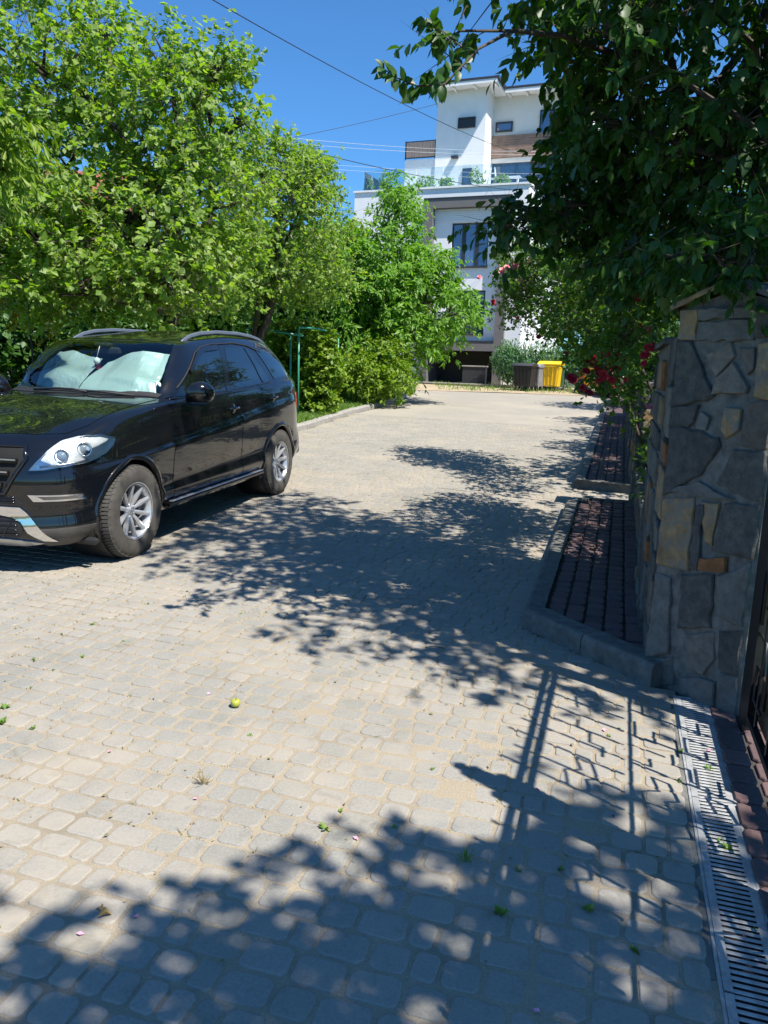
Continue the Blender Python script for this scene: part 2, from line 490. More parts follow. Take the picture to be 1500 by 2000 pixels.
TPL2 = {(l, v): stone_template(l, 0.114, 300 + int(l * 1000) * 7 + v, 2) for l in LENS for v in range(3)}
def tri_faces(F):
    q = [f for f in F if f[2] != f[3]]; t = [(f[0], f[1], f[2]) for f in F if f[2] == f[3]]
    return q, t
place = []
PITCHB = 0.114
nb0 = int(-3.35 / PITCHB); nb1 = int(14.45 / PITCHB)
for ib in range(nb0, nb1):
    b = ib * PITCHB
    a = float(amin(b)) + (0.0 if b > 0.5 else -0.0)
    first = True
    while a < 9.0:
        l = random.choice(LENS)
        if first: a -= random.uniform(0, 0.03) if b > 0.5 else 0.0; first = False
        c = a + l / 2; a += l
        wig = 0.010 * math.sin(c * 2.1 + ib * 0.07) + 0.006 * math.sin(c * 5.3)
        p = W0 + DA * c + DB * (b + wig)
        if p.x < lkx(p.y) + 0.05: break
        if p.y < 0.7 or p.x < -0.56 * p.y - 1.6 or p.x > 0.56 * p.y + 1.2: continue
        place.append((p.x, p.y, l, random.uniform(-0.05, 0.05), random.uniform(-0.0020, 0.0016), random.uniform(-0.01, 0.01), random.uniform(-0.01, 0.01)))
base_ang = math.atan2(DA.y, DA.x)
def in_frame(x, y):
    d = Vector((x, y, gz(y) - EYE)); D = d.dot(_fw)
    return D > 0.3 and abs(d.dot(_r) / D) < 0.52 and abs(d.dot(_u) / D) < 0.68
vis = sorted([i for i, p in enumerate(place) if in_frame(p[0], p[1])], key=lambda i: place[i][0] ** 2 + place[i][1] ** 2)
single = set(vis[:298])
meshes = {}
for key, (V, F) in TPL.items():
    me = bpy.data.meshes.new('paving_stone')
    me.from_pydata(V.tolist(), [], [tuple(dict.fromkeys(f)) for f in F])
    me.materials.append(M['paver']); me.update()
    meshes[key] = me
Vs = []; Fs = []; n0 = 0
for i, (x, y, l, ra, dz, tx, ty) in enumerate(place):
    z = gz(y) + dz
    if i in single:
        o = link_mesh('paving_stone', meshes[(l, random.randrange(5))], road, (x, y, z))
        o.rotation_euler = (tx, ty, base_ang + ra)
        continue
    near = y < 8
    V, F = (TPL[(l, i % 5)] if near else TPL2[(l, i % 3)])
    ca, sa = math.cos(base_ang + ra), math.sin(base_ang + ra)
    vx = V[:, 0] * ca - V[:, 1] * sa; vy = V[:, 0] * sa + V[:, 1] * ca
    vz = V[:, 2] + z + tx * V[:, 1] + ty * V[:, 0] + (0.03 * vy if y > 7 else 0)
    Vs.append(np.stack([vx + x, vy + y, vz], 1))
    Fs += [tuple(dict.fromkeys(q + n0 for q in f)) for f in F]
    n0 += len(V)
me = bpy.data.meshes.new('paving_stones')
me.from_pydata(np.concatenate(Vs).tolist(), [], Fs)
me.materials.append(M['paver']); me.update()
link_mesh('paving_stones', me, road, kind='stuff')

# ---- raised pavement island in dark red pavers, with concrete kerbs --------------------------
def flat_sheet(name, ab, z, mat, parent=None, kind=None):
    """polygon in street coordinates"""
    vs = [st(a, b, z) for a, b in ab]
    return pydata(name, vs, [tuple(range(len(vs)))], mat, parent, kind=kind)
def grid_pav(name, poly, z, mat, parent=None, kind=None):
    pass
def inpoly(x, y, poly):
    c = False; j = len(poly) - 1
    for i in range(len(poly)):
        if (poly[i][1] > y) != (poly[j][1] > y) and x < (poly[j][0] - poly[i][0]) * (y - poly[i][1]) / (poly[j][1] - poly[i][1]) + poly[i][0]: c = not c
        j = i
    return c
def street_slab(b0, b1, a0, a1, z, mat, name, parent=None, kind=None, taper=None, step=0.3):
    """a strip that follows the climbing street"""
    n = max(1, int((b1 - b0) / step)); V = []; F = []
    for i in range(n + 1):
        b = b0 + (b1 - b0) * i / n
        for a in (a0, a1): V.append(st(a, b, z))
    for i in range(n): F.append((2 * i, 2 * i + 1, 2 * i + 3, 2 * i + 2))
    return pydata(name, V, F, mat, parent, kind=kind)
pb = [0.50 + 4.1 * i / 20 for i in range(21)]
V = [st(-0.02, -0.02, 0.088)] + [st(a, b, 0.088) for b in pb for a in (0.63, -0.02)] + [st(0.46, 4.9, 0.088), st(-0.02, 4.93, 0.088)]
F = [(0, 2, 1)] + [(2 * i + 1, 2 * i + 2, 2 * i + 4, 2 * i + 3) for i in range(20)] + [(41, 42, 44, 43)]
pav = pydata('pavement', V, F, M['dark_joint'], kind='structure')
island = [(0.60, 0.52), (0.60, 4.60), (0.47, 4.86), (0.0, 4.9), (0.0, 0.06)]
bt = []
for l in (0.155, 0.135, 0.175):
    V, F = stone_template(l, 0.118, 900 + int(l * 1000), 2)
    me = bpy.data.meshes.new('brick'); me.from_pydata((V * np.array([1, 1, 1.2])).tolist(), [], [tuple(dict.fromkeys(f)) for f in F])
    me.materials.append(M['red_brick']); me.update(); bt.append((l, me, V, F))
bang = math.atan2(DB.y, DB.x)
for ia in range(5):
    a = 0.06 + ia * 0.1185
    b = 0.03 + random.uniform(0, 0.12)
    while b < 4.9:
        l, me, _, _ = random.choice(bt)
        c = b + l / 2; b += l
        if not (inpoly(a, c - l * 0.42, island) and inpoly(a, c + l * 0.42, island)):
            if not inpoly(a, c, island): continue
            sc_ = 0.72
        else: sc_ = 1.0
        o = link_mesh('brick', me, pav, st(a + random.uniform(-0.003, 0.003), c, 0.106 + random.uniform(-0.004, 0.004)))
        o.rotation_euler = (random.uniform(-0.02, 0.02), random.uniform(-0.02, 0.02), bang + random.uniform(-0.03, 0.03))
        o.scale = (sc_, 1, 1)
def kerb_piece(p, q, w, h, parent, mat, name='kerb_stone', side=1, low=-0.1):
    """one kerb block between two street points, leaning top bevel on the road side"""
    p = Vector(p); q = Vector(q); d = (q - p); d2 = Vector((d.x, d.y, 0)).normalized()
    n = Vector((-d2.y, d2.x, 0)) * side
    n_ = 6; V = []; F = []
    prof = [(0, low), (0, h - 0.03), (0.018, h - 0.004), (0.035, h), (w, h), (w, low)]
    K = len(prof); g = d2 * 0.004
    steps = max(2, int(d.length / 0.12))
    for s in range(steps + 1):
        base = p + g + (d - 2 * g) * (s / steps)
        for (u, z) in prof:
            jt = random.uniform(-0.004, 0.004) if 0 < u < w else random.uniform(-0.003, 0.003)
            V.append(base - n * (u + jt) + Vector((0, 0, z + jt * 0.7)))
    for s in range(steps):
        for k in range(K - 1): F.append((s * K + k, s * K + k + 1, (s + 1) * K + k + 1, (s + 1) * K + k))
    F.append(tuple(range(K))); F.append(tuple(steps * K + k for k in range(K - 1, -1, -1)))
    return pydata(name, V, F, mat, parent)
# long side
bs = [0.56, 1.55, 2.56, 3.58, 4.60]
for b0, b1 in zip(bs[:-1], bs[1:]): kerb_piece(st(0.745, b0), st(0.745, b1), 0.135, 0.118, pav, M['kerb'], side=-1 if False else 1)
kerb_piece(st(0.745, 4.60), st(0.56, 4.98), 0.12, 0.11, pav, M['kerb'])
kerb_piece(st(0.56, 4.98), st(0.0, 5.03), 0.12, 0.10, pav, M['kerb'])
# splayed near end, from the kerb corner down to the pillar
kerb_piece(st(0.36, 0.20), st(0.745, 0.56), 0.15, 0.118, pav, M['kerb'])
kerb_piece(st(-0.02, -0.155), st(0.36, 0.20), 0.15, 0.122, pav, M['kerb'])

# second pavement farther up
pav2 = street_slab(6.15, 27, 0.62, -0.02, 0.085, M['dark_joint'], 'pavement', kind='structure')
b = 6.1
while b < 24:
    kerb_piece(st(0.745, b), st(0.745, b + 1.0), 0.13, 0.115, pav2, M['kerb']); b += 1.003
kerb_piece(st(0.745, 6.1), st(0.02, 6.02), -0.12, 0.11, pav2, M['kerb'])
Vs = []; Fs = []; n0 = 0
for ia in range(5):
    a = 0.06 + ia * 0.1185; b = 6.2
    while b < 17:
        l, me, V, F = random.choice(bt); c = st(a, b + l / 2, 0.103 + random.uniform(-0.003, 0.003)); b += l
        ca, sa = math.cos(bang), math.sin(bang)
        Vs.append(np.stack([V[:, 0] * ca - V[:, 1] * sa + c.x, V[:, 0] * sa + V[:, 1] * ca + c.y, V[:, 2] + c.z], 1))
        Fs += [tuple(dict.fromkeys(q + n0 for q in f)) for f in F]; n0 += len(V)
me = bpy.data.meshes.new('bricks'); me.from_pydata(np.concatenate(Vs).tolist(), [], Fs); me.materials.append(M['red_brick']); me.update()
link_mesh('bricks', me, pav2, kind='stuff')
street_slab(17, 27, 0.60, 0.0, 0.105, M['red_brick'], 'far_bricks', pav2)

# left kerb of the lane
lkerb = tag(empty('kerb'), kind='structure')
pts = [Vector((x, y, 0)) for x, y in LK[1:]]
for p, q in zip(pts[:-1], pts[1:]):
    n = max(1, round((q - p).length / 1.0))
    for i in range(n):
        a_ = p.lerp(q, i / n); b_ = p.lerp(q, (i + 1) / n)
        a_.z = gz(a_.y); b_.z = gz(b_.y)
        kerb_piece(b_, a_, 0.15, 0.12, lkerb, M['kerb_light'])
# lawn and verge left of it
def lawnmask(cx, cy): return (cx < lkx(cy) - 0.12)
sheet('lawn', np.arange(-40, 2, 0.5), np.arange(-4, 34, 0.5), 0.05, M['lawn'], mask=lambda cx, cy: cx < lkx(cy) - 0.45, zf=lambda x, y: 0.03 * wav(x, y, 0.8, 8))
V = []; F = []
for i, y in enumerate(np.arange(1, 30.01, 0.5)):
    V += [(lkx(y) - 0.13, y, gz(y) + 0.07), (lkx(y) - 1.2, y, gz(y) + 0.085)]
    if i: F.append((2 * i - 2, 2 * i, 2 * i + 1, 2 * i - 1))
pydata('verge', V, F, M['soil'], kind='structure')
sheet('sandy_strip', np.arange(-3, 40, 0.5), np.arange(30.6, 36.4, 0.4), 0.012, M['dust'], zf=lambda x, y: 0.008 * wav(x, y, 1.1, 5))
# yard behind the gate
street_slab(-6, 5.6, -0.30, -0.62, 0.0, M['dark_joint'], 'gate_strip', kind='structure')
street_slab(-6, 30, -0.62, -9.0, -0.02, M['lawn'], 'yard', kind='structure')
Vs = []
for ia in range(2):
    a = -0.345 - ia * 0.118; b = -3.0
    while b < -0.35:
        l, me, _, _ = random.choice(bt); c = b + l / 2; b += l
        o = link_mesh('brick', me, bpy.data.objects['gate_strip'], st(a, c, 0.012 + random.uniform(-0.004, 0.004)))
        o.rotation_euler = (random.uniform(-0.02, 0.02), random.uniform(-0.02, 0.02), bang)

# ================================================================== DRAIN CHANNEL
dr = thing('drain_channel', 'long galvanised slotted drain grate set in the paving along the iron gate', 'drain', st(-0.2125, -0.22, 0))
dr.rotation_euler.z = math.atan2(-DB.y, -DB.x)        # local x runs back towards the camera
dinv = dr.matrix_basis.inverted()
L = 3.0
MB().box((L / 2, 0, -0.05), (L, 0.10, 0.01)).build('channel_floor', M['dark_joint'], dr)
for s in (-1, 1):
    MB().box((L / 2, s * 0.082, -0.027), (L, 0.010, 0.055), bev=0.001).build('edge_rail', M['galv'], dr)
    MB().box((L / 2, s * 0.1, -0.029), (L, 0.022, 0.05)).build('concrete_edge', M['kerb'], dr)
ns = 0
me_s = None
for g in range(3):
    x0 = g * 1.0 + 0.004; x1 = x0 + 0.992
    gr = MB()
    for s in (-1, 1): gr.box(((x0 + x1) / 2, s * 0.064, 0.0), (x1 - x0, 0.024, 0.004))
    for s in (-1, 1): gr.box(((x0 + x1) / 2, s * 0.074, -0.012), (x1 - x0, 0.003, 0.024))
    gr = gr.build('grate', M['galv'], dr)
    x = x0 + 0.006
    while x < x1 - 0.004:
        if me_s is None:
            o = MB().box((0, 0, 0), (0.013, 0.105, 0.0035), bev=0.001).build('slat', M['galv'], gr); me_s = o.data
        else: o = link_mesh('slat', me_s, gr)
        o.location = (x, 0, 0); x += 0.0245; ns += 1

# ================================================================== STONE PILLAR AND WALLS
STONES = [('o', [(-0.001, 1.929), (0.095, 1.929), (0.109, 1.779), (-0.001, 1.785)]), ('g', [(0.116, 1.861), (0.405, 1.861), (0.407, 1.775), (0.115, 1.774)]), ('g', [(0.108, 1.924), (0.397, 1.924), (0.403, 1.874), (0.114, 1.875)]), ('d', [(-0.012, 1.768), (0.08, 1.767), (0.235, 1.518), (0.193, 1.491), (-0.012, 1.453)]), ('t', [(0.176, 1.705), (0.303, 1.762), (0.327, 1.701), (0.246, 1.605)]), ('t', [(0.248, 1.595), (0.325, 1.673), (0.414, 1.563), (0.408, 1.535), (0.235, 1.522)]), ('b', [(0.349, 1.738), (0.427, 1.738), (0.434, 1.647), (0.407, 1.619)]), ('o', [(0.447, 1.756), (0.54, 1.765), (0.54, 1.513), (0.456, 1.523)]), ('d', [(-0.012, 1.443), (0.161, 1.464), (0.142, 1.383), (0.115, 1.355), (-0.012, 1.362)]), ('g', [(0.182, 1.436), (0.232, 1.41), (0.223, 1.352), (0.156, 1.352)]), ('o', [(0.32, 1.464), (0.397, 1.459), (0.399, 1.365), (0.339, 1.321), (0.307, 1.357)]), ('b', [(0.435, 1.49), (0.54, 1.503), (0.54, 1.293), (0.396, 1.302)]), ('d', [(-0.012, 1.346), (0.141, 1.338), (0.284, 1.316), (0.3, 1.278), (0.215, 1.133), (-0.012, 1.004)]), ('d', [(0.379, 1.267), (0.54, 1.281), (0.54, 1.052), (0.314, 1.102)]), ('g', [(0.057, 1.026), (0.208, 1.096), (0.404, 1.041), (0.194, 1.021)]), ('o', [(-0.012, 0.964), (0.19, 1.006), (0.199, 0.645), (-0.012, 0.637)]), ('o', [(0.239, 0.999), (0.336, 1.005), (0.323, 0.8), (0.281, 0.811)]), ('d', [(0.37, 1.006), (0.54, 1.03), (0.54, 0.784), (0.332, 0.781)]), ('r', [(0.269, 0.72), (0.408, 0.758), (0.412, 0.688), (0.264, 0.662)]), ('g', [(-0.012, 0.569), (0.101, 0.566), (0.136, 0.187), (0.0, 0.114)]), ('d', [(0.173, 0.607), (0.347, 0.651), (0.365, 0.396), (0.182, 0.336)]), ('g', [(0.378, 0.657), (0.53, 0.76), (0.53, 0.453), (0.395, 0.467)]), ('t', [(0.236, 0.31), (0.39, 0.373), (0.405, 0.241), (0.355, 0.145), (0.269, 0.145)]), ('g', [(0.002, 0.112), (0.163, 0.170), (0.182, 0.023), (0.01, -0.03)]), ('d', [(0.421, 0.388), (0.535, 0.43), (0.535, 0.209), (0.435, 0.207)]), ('g', [(0.228, 0.074), (0.34, 0.122), (0.428, 0.129), (0.434, -0.008), (0.3, 0.002)])]
STONES += [('d', [(0.215, 0.66), (0.255, 0.66), (0.26, 0.99), (0.215, 0.97)]), ('g', [(0.45, 0.19), (0.535, 0.19), (0.535, 0.0), (0.45, 0.0)]), ('d', [(0.415, 1.925), (0.54, 1.925), (0.54, 1.79), (0.42, 1.785)])]
P1 = Vector((1.45, 3.94, 0)); P2 = Vector((1.73, 3.46, 0))
TF = (P2 - P1).normalized(); NF = Vector((TF.y, -TF.x, 0))       # outward normal of the visible face
PW = 0.555; PDEP = 0.52
pil = thing('stone_pillar', 'stone clad gate pillar with ochre and slate slabs beside the drain grate, capped by a low gable', 'pillar')
MB().box((0, 0, 0), (1, 1, 1)).v
UP = Vector((0, 0, 1))
def pillar_core(o, t, n, wd, dep, h, hp, mat, parent, name='core'):
    a = o - n * 0.002; b = o + t * wd - n * 0.002; c = b - n * dep; d = a - n * dep
    m = (a + b) / 2; m2 = (c + d) / 2
    V = [a, b, c, d, a + UP * h, b + UP * h, c + UP * h, d + UP * h, m + UP * hp, m2 + UP * hp]
    for i in range(4): V[i] = V[i] - UP * 0.05
    return pydata(name, V, [(0, 1, 5, 8, 4), (1, 2, 6, 5), (2, 3, 7, 9, 6), (3, 0, 4, 7), (4, 8, 9, 7), (5, 6, 9, 8)], mat, parent)
# mortar face with rough relief
core = pillar_core(P1, TF, NF, PW, PDEP, 1.93, 2.0, M['mortar'], pil)
gx = np.linspace(0, PW, 38); gzz = np.linspace(-0.03, 1.93, 130)
GX, GZ = np.meshgrid(gx, gzz)
H = 0.005 + 0.004 * wav(GX * 9, GZ * 9, 1.1, 21) + 0.003 * wav(GX, GZ, 38, 22)
H[:, 0] = 0; H[:, -1] = 0
VV = np.stack([P1.x + TF.x * GX + NF.x * H, P1.y + TF.y * GX + NF.y * H, GZ], -1).reshape(-1, 3)
idx = np.arange(len(VV)).reshape(GX.shape)
FF = np.stack([idx[:-1, :-1].ravel(), idx[:-1, 1:].ravel(), idx[1:, 1:].ravel(), idx[1:, :-1].ravel()], 1)
npmesh('mortar_face', VV, FF, M['mortar'], pil, smooth=True)
MK = {'o': 'stone_o', 'g': 'stone_g', 'd': 'stone_d', 't': 'stone_t', 'b': 'stone_b', 'r': 'stone_r'}
def rough_poly(poly, sub=0.06, jit=0.006):
    out = []
    for i, p in enumerate(poly):
        q = poly[(i + 1) % len(poly)]
        L = math.dist(p, q); n = max(1, int(L / sub))
        for k in range(n):
            f = k / n
            j = jit if k else 0
            out.append((p[0] + (q[0] - p[0]) * f + random.uniform(-j, j), p[1] + (q[1] - p[1]) * f + random.uniform(-j, j)))
    return out
def slab(poly, O, U, V, Nn, d, mat, parent, sub=0.05, jit=0.008, rel=0.0075, name='stone'):
    """a riven slab: rough outline, chipped edge, uneven face"""
    P = rough_poly(poly, sub, jit); k = len(P)
    c = Vector((sum(p[0] for p in P) / k, sum(p[1] for p in P) / k))
    W_ = lambda p, h: O + U * p[0] + V * p[1] + Nn * h
    vs = [W_(p, -0.004) for p in P]
    tl = (random.uniform(-0.03, 0.03), random.uniform(-0.025, 0.025)); sd = random.uniform(0, 50)
    hh = lambda q: d + tl[0] * (q.x - c.x) + tl[1] * (q.y - c.y) + rel * 0.55 * math.sin(q.x * 31 + sd + 2 * math.sin(q.y * 19)) * math.sin(q.y * 27 + sd * 2) + random.uniform(-rel, rel) * 0.12
    rings = []
    for f, e in ((1.0, 0.6), (0.94, 0.96), (0.66, 1.0), (0.34, 1.0)):
        rings.append([W_(c + (Vector(p) - c) * f, hh(c + (Vector(p) - c) * f) * e) for p in P])
    for r_ in rings: vs += r_
    vs.append(W_(c, hh(c))); fs = []
    for q in range(4):
        for i in range(k):
            j = (i + 1) % k
            fs.append((q * k + i, q * k + j, (q + 1) * k + j, (q + 1) * k + i))
    for i in range(k): fs.append((4 * k + i, 4 * k + (i + 1) % k, 5 * k))
    return pydata(name, vs, fs, mat, parent)
for c, poly in STONES:
    c0 = (sum(q[0] for q in poly) / len(poly), sum(q[1] for q in poly) / len(poly))
    poly = [(c0[0] + (x - c0[0]) * 1.07, c0[1] + (z - c0[1]) * 1.05) for x, z in poly]
    poly = [(min(max(x, 0.002), PW - 0.002), min(z, 1.925)) for x, z in poly]
    slab(poly, P1, TF, UP, NF, random.uniform(0.017, 0.028), M[MK[c]], pil)
# cap: two rows of ochre flags leaning to a ridge
for side in (0, 1):
    p0 = P1 + NF * 0.045 - TF * 0.04 + UP * 1.925 if side == 0 else P1 + NF * 0.045 + TF * (PW + 0.04) + UP * 1.925
    p1 = P1 + NF * 0.045 + TF * (PW * 0.5) + UP * 2.03
    U_ = (p1 - p0); Lu = U_.length; U_.normalize(); n_ = U_.cross(-NF) if side == 0 else (-NF).cross(U_)
    n_ = n_ if n_.z > 0 else -n_
    for k in range(3):
        y0 = k * 0.205
        slab([(0, y0), (Lu, y0), (Lu, y0 + 0.2), (0, y0 + 0.2)], p0, U_, -NF, n_, 0.028, M['stone_o' if (k + side) % 2 == 0 else 'stone_g'], pil, name='cap_stone')
def random_stones(wd, h, seed, cell=0.28):
    r = random.Random(seed); out = []
    z = 0.01
    while z < h - 0.08:
        rh = min(r.uniform(0.13, 0.30), h - z); x = 0.0
        while x < wd - 0.05:
            rw = min(r.uniform(0.16, 0.42), wd - x)
            if wd - x - rw < 0.08: rw = wd - x
            g = 0.011
            j = lambda: r.uniform(-0.016, 0.016)
            if rw > 0.3 and r.random() < 0.45:
                m = x + rw * r.uniform(0.4, 0.6); sl = r.uniform(-0.05, 0.05)
                out.append([(x + g, z + g + abs(j())), (m - g + sl, z + g + abs(j())), (m - g - sl, z + rh - g), (x + g, z + rh - g - abs(j()))])
                out.append([(m + g + sl, z + g + abs(j())), (x + rw - g, z + g + abs(j())), (x + rw - g, z + rh - g - abs(j())), (m + g - sl, z + rh - g)])
            else:
                out.append([(x + g, z + g + abs(j())), (x + rw - g, z + g + abs(j())), (x + rw - g - abs(j()), z + rh - g), (x + g + abs(j()), z + rh - g - abs(j()))])
            x += rw
        z += rh
    return out
KK = ['stone_d', 'stone_g', 'stone_o', 'stone_d', 'stone_t', 'stone_g', 'stone_b', 'stone_r']
# road-side face of the pillar
NL = Vector((-DB.y, DB.x, 0)) * 1.0          # towards the lane (= DA)
for i, poly in enumerate(random_stones(0.40, 1.9, 5)):
    slab(poly, P1 + DB * 0.02 + NL * 0.0, DB, UP, NL, 0.018, M[KK[(i * 5 + 1) % 8]], pil)
def wall_run(b0, b1, h, parent, seed, th=0.28, a=0.0, cap=True):
    o = W0 + DB * b0 + NL * a
    zb = gz(o.y)
    e = W0 + DB * b1 + NL * a
    L = b1 - b0
    V = [o, e, e - NL * th, o - NL * th]
    V = [v + UP * (gz(v.y) - 0.05) for v in V] + [v + UP * (gz(o.y) + h) for v in V]
    pydata('core', V, [(0, 4, 5, 1), (1, 5, 6, 2), (2, 6, 7, 3), (3, 7, 4, 0), (4, 7, 6, 5)], M['mortar'], parent)
    for i, poly in enumerate(random_stones(L, h, seed)):
        slab(poly, o + UP * zb, DB, UP, NL, random.uniform(0.012, 0.024), M[KK[(i * 3 + seed) % 8]], parent, sub=0.09)
    for i, poly in enumerate(random_stones(th, h, seed + 1)):
        slab(poly, o + UP * zb - NL * th, NL, UP, -DB, 0.018, M[KK[(i * 3 + seed) % 8]], parent, sub=0.09)
    if cap:
        x = 0
        while x < L - 0.02:
            l = min(random.uniform(0.3, 0.5), L - x)
            slab([(x, -0.04), (x + l - 0.008, -0.04), (x + l - 0.008, th + 0.04), (x, th + 0.04)], o + UP * (zb + h), DB, -NL, UP, 0.035, M['stone_o' if random.random() < .4 else 'stone_g'], parent, sub=0.12, name='cap_stone'); x += l
wl = thing('stone_wall', 'short stone clad wall running back from the gate pillar beside the red pavers', 'wall')
wall_run(0.45, 1.75, 1.78, wl, 40, a=0.02)
def picket_run(b0, b1, z0, h, parent, step=0.11, a=-0.14, mat=None):
    mat = mat or M['iron']
    rl = MB()
    me = None
    for zz in (0.1, h - 0.15):
        MB().bar(st(a, b0, z0 + zz), st(a, b1, z0 + zz), 0.03, 0.03).build('rail', mat, parent)
    b = b0 + step / 2
    while b < b1:
        if me is None:
            o = MB().bar((0, 0, 0), (0, 0, h), 0.018).bar((0, 0, h), (0, 0, h + 0.07), 0.008).build('picket', mat, parent); me = o.data
        else: o = link_mesh('picket', me, parent)
        o.location = st(a, b, z0); o.rotation_euler.z = bang; b += step
lw = thing('low_wall', 'low stone wall topped by dark iron pickets under the climbing rose', 'wall')
wall_run(1.75, 4.6, 0.55, lw, 60, a=0.0)
fe = thing('picket_fence', 'dark iron picket fence on the low stone wall behind the red rose', 'fence')
picket_run(1.80, 4.58, 0.62, 0.95, fe)
def small_pillar(b, h, label, seed, grp=None):
    p = thing('stone_pillar', label, 'pillar', group=grp)
    wall_run(b, b + 0.42, h, p, seed, th=0.42, a=0.05)
    return p
small_pillar(4.6, 1.42, 'low stone pillar at the far end of the first red paved strip', 70)
far_p = [6.1, 8.9, 11.7, 14.5, 17.3, 20.1, 22.9]
FL = ['stone pillar at the near corner of the second paved strip, under the rose', 'second stone pillar up the lane beyond the driveway gap', 'third stone pillar up the lane beyond the driveway gap',
      'fourth stone pillar up the lane beyond the driveway gap', 'fifth stone pillar up the lane beyond the driveway gap', 'sixth stone pillar up the lane, second from the far end', 'farthest stone pillar up the lane, nearest the red car']
for i, b in enumerate(far_p): small_pillar(b, 1.35, FL[i], 80 + i, 'stone pillars along the upper pavement')
for i, b in enumerate(far_p[:-1]):
    f = thing('picket_fence', ['dark picket fence bay just past the driveway gap', 'dark picket fence bay between second and third upper pillars', 'dark picket fence bay between third and fourth upper pillars',
              'dark picket fence bay between fourth and fifth upper pillars', 'dark picket fence bay between fifth and sixth upper pillars', 'farthest dark picket fence bay, next to the last pillar'][i], 'fence', group='fence bays along the upper pavement')
    n = 3
    street_slab(b + 0.42, far_p[i + 1], 0.0, -0.22, 0.4, M['kerb'], 'plinth_top', f)
    V = []
    for bb in (b + 0.42, far_p[i + 1]):
        V += [st(0.0, bb, -0.05), st(0.0, bb, 0.4)]
    pydata('plinth', V, [(0, 1, 3, 2)], M['kerb'], f)
    picket_run(b + 0.45, far_p[i + 1] - 0.03, 0.4, 0.85, f, step=0.14)

# ================================================================== IRON GATE
GA = -0.42
def gp(s, z, o=0.0):          # s metres from the pillar towards the camera along the gate
    p = W0 + DA * (GA + o) + DB * (-0.50 - s)
    return Vector((p.x, p.y, z))
gate = thing('iron_gate', 'dark wrought iron double gate with scrollwork, hinged at the stone pillar along the drain', 'gate')
def leaf_gate(s0, s1):
    for s in (s0 + 0.02, s1 - 0.02): MB().bar(gp(s, 0.05), gp(s, 1.75), 0.035).build('stile', M['iron'], gate)
    for z, tz in ((0.10, .028), (0.88, .012), (1.54, .024), (1.62, .024)):
        MB().bar(gp(s0 + 0.043, z), gp(s1 - 0.043, z), tz, tz).build('rail', M['iron'], gate)
    n = int((s1 - s0 - 0.1) / 0.15)
    for i in range(n):
        s = s0 + 0.043 + (s1 - s0 - 0.086) * (i + 1) / (n + 1)
        MB().bar(gp(s, 0.93), gp(s, 1.80 if i % 2 else 1.72), 0.011).build('bar', M['iron'], gate)
        if i % 2 == 0: MB().bar(gp(s, 0.115), gp(s, 0.865), 0.011).build('bar', M['iron'], gate)
leaf_gate(0.06, 1.36); leaf_gate(1.46, 3.6)
MB().bar(gp(1.41, 0.0), gp(1.41, 1.98), 0.07).bar(gp(1.41, 1.98), gp(1.41, 2.06), 0.04).build('centre_post', M['iron'], gate)
MB().bar(gp(0.02, 0.0), gp(0.02, 1.95), 0.05).build('hinge_post', M['iron'], gate)
def scroll(cx, cz, k, sc_=1.0):
    if k == 0: P = [(-.1, .16), (.06, .16), (.06, .02), (-.06, .02), (-.06, -.14), (.1, -.14)]
    elif k == 1: P = [(-.09, -.12), (-.09, .12), (.05, .12), (.05, -.02), (-.02, -.02)]
    elif k == 2: P = [(.13, .10), (.02, .13), (-.03, .02), (-.12, .06), (-.12, -.05), (-.01, -.10), (.03, -.02), (.12, -.05)]
    else: P = [(-.14, .08), (-.05, .08), (-.05, -.02), (.05, -.02), (.05, -.12), (.14, -.12)]
    MB().tube([gp(cx + p[0] * sc_, cz + p[1] * sc_, 0.0) for p in P], 0.0075, 5).build('scroll', M['iron'], gate)
for i, (s, z, k) in enumerate([(0.2, 0.34, 0), (0.44, 0.36, 1), (0.2, 0.66, 1), (0.46, 0.68, 0), (0.70, 0.5, 3), (0.72, 0.28, 0), (0.95, 0.34, 2), (0.96, 0.68, 2), (1.2, 0.5, 2), (0.7, 0.76, 1), (1.2, 0.24, 3),
                               (1.62, 0.36, 2), (1.66, 0.7, 0), (1.95, 0.5, 2), (2.2, 0.36, 1), (2.4, 0.65, 2), (0.3, 1.2, 2), (0.7, 1.2, 3), (1.05, 1.2, 2), (1.7, 1.2, 2), (2.1, 1.2, 0)]):
    scroll(s, z, k)
for (s0, s1) in ((0.09, 0.72),):
    MB().bar(gp(s0, 0.21, -0.03), gp(s1, 0.21, -0.03), 0.012, 0.20).build('kick_plate', M['iron_brown'], gate)

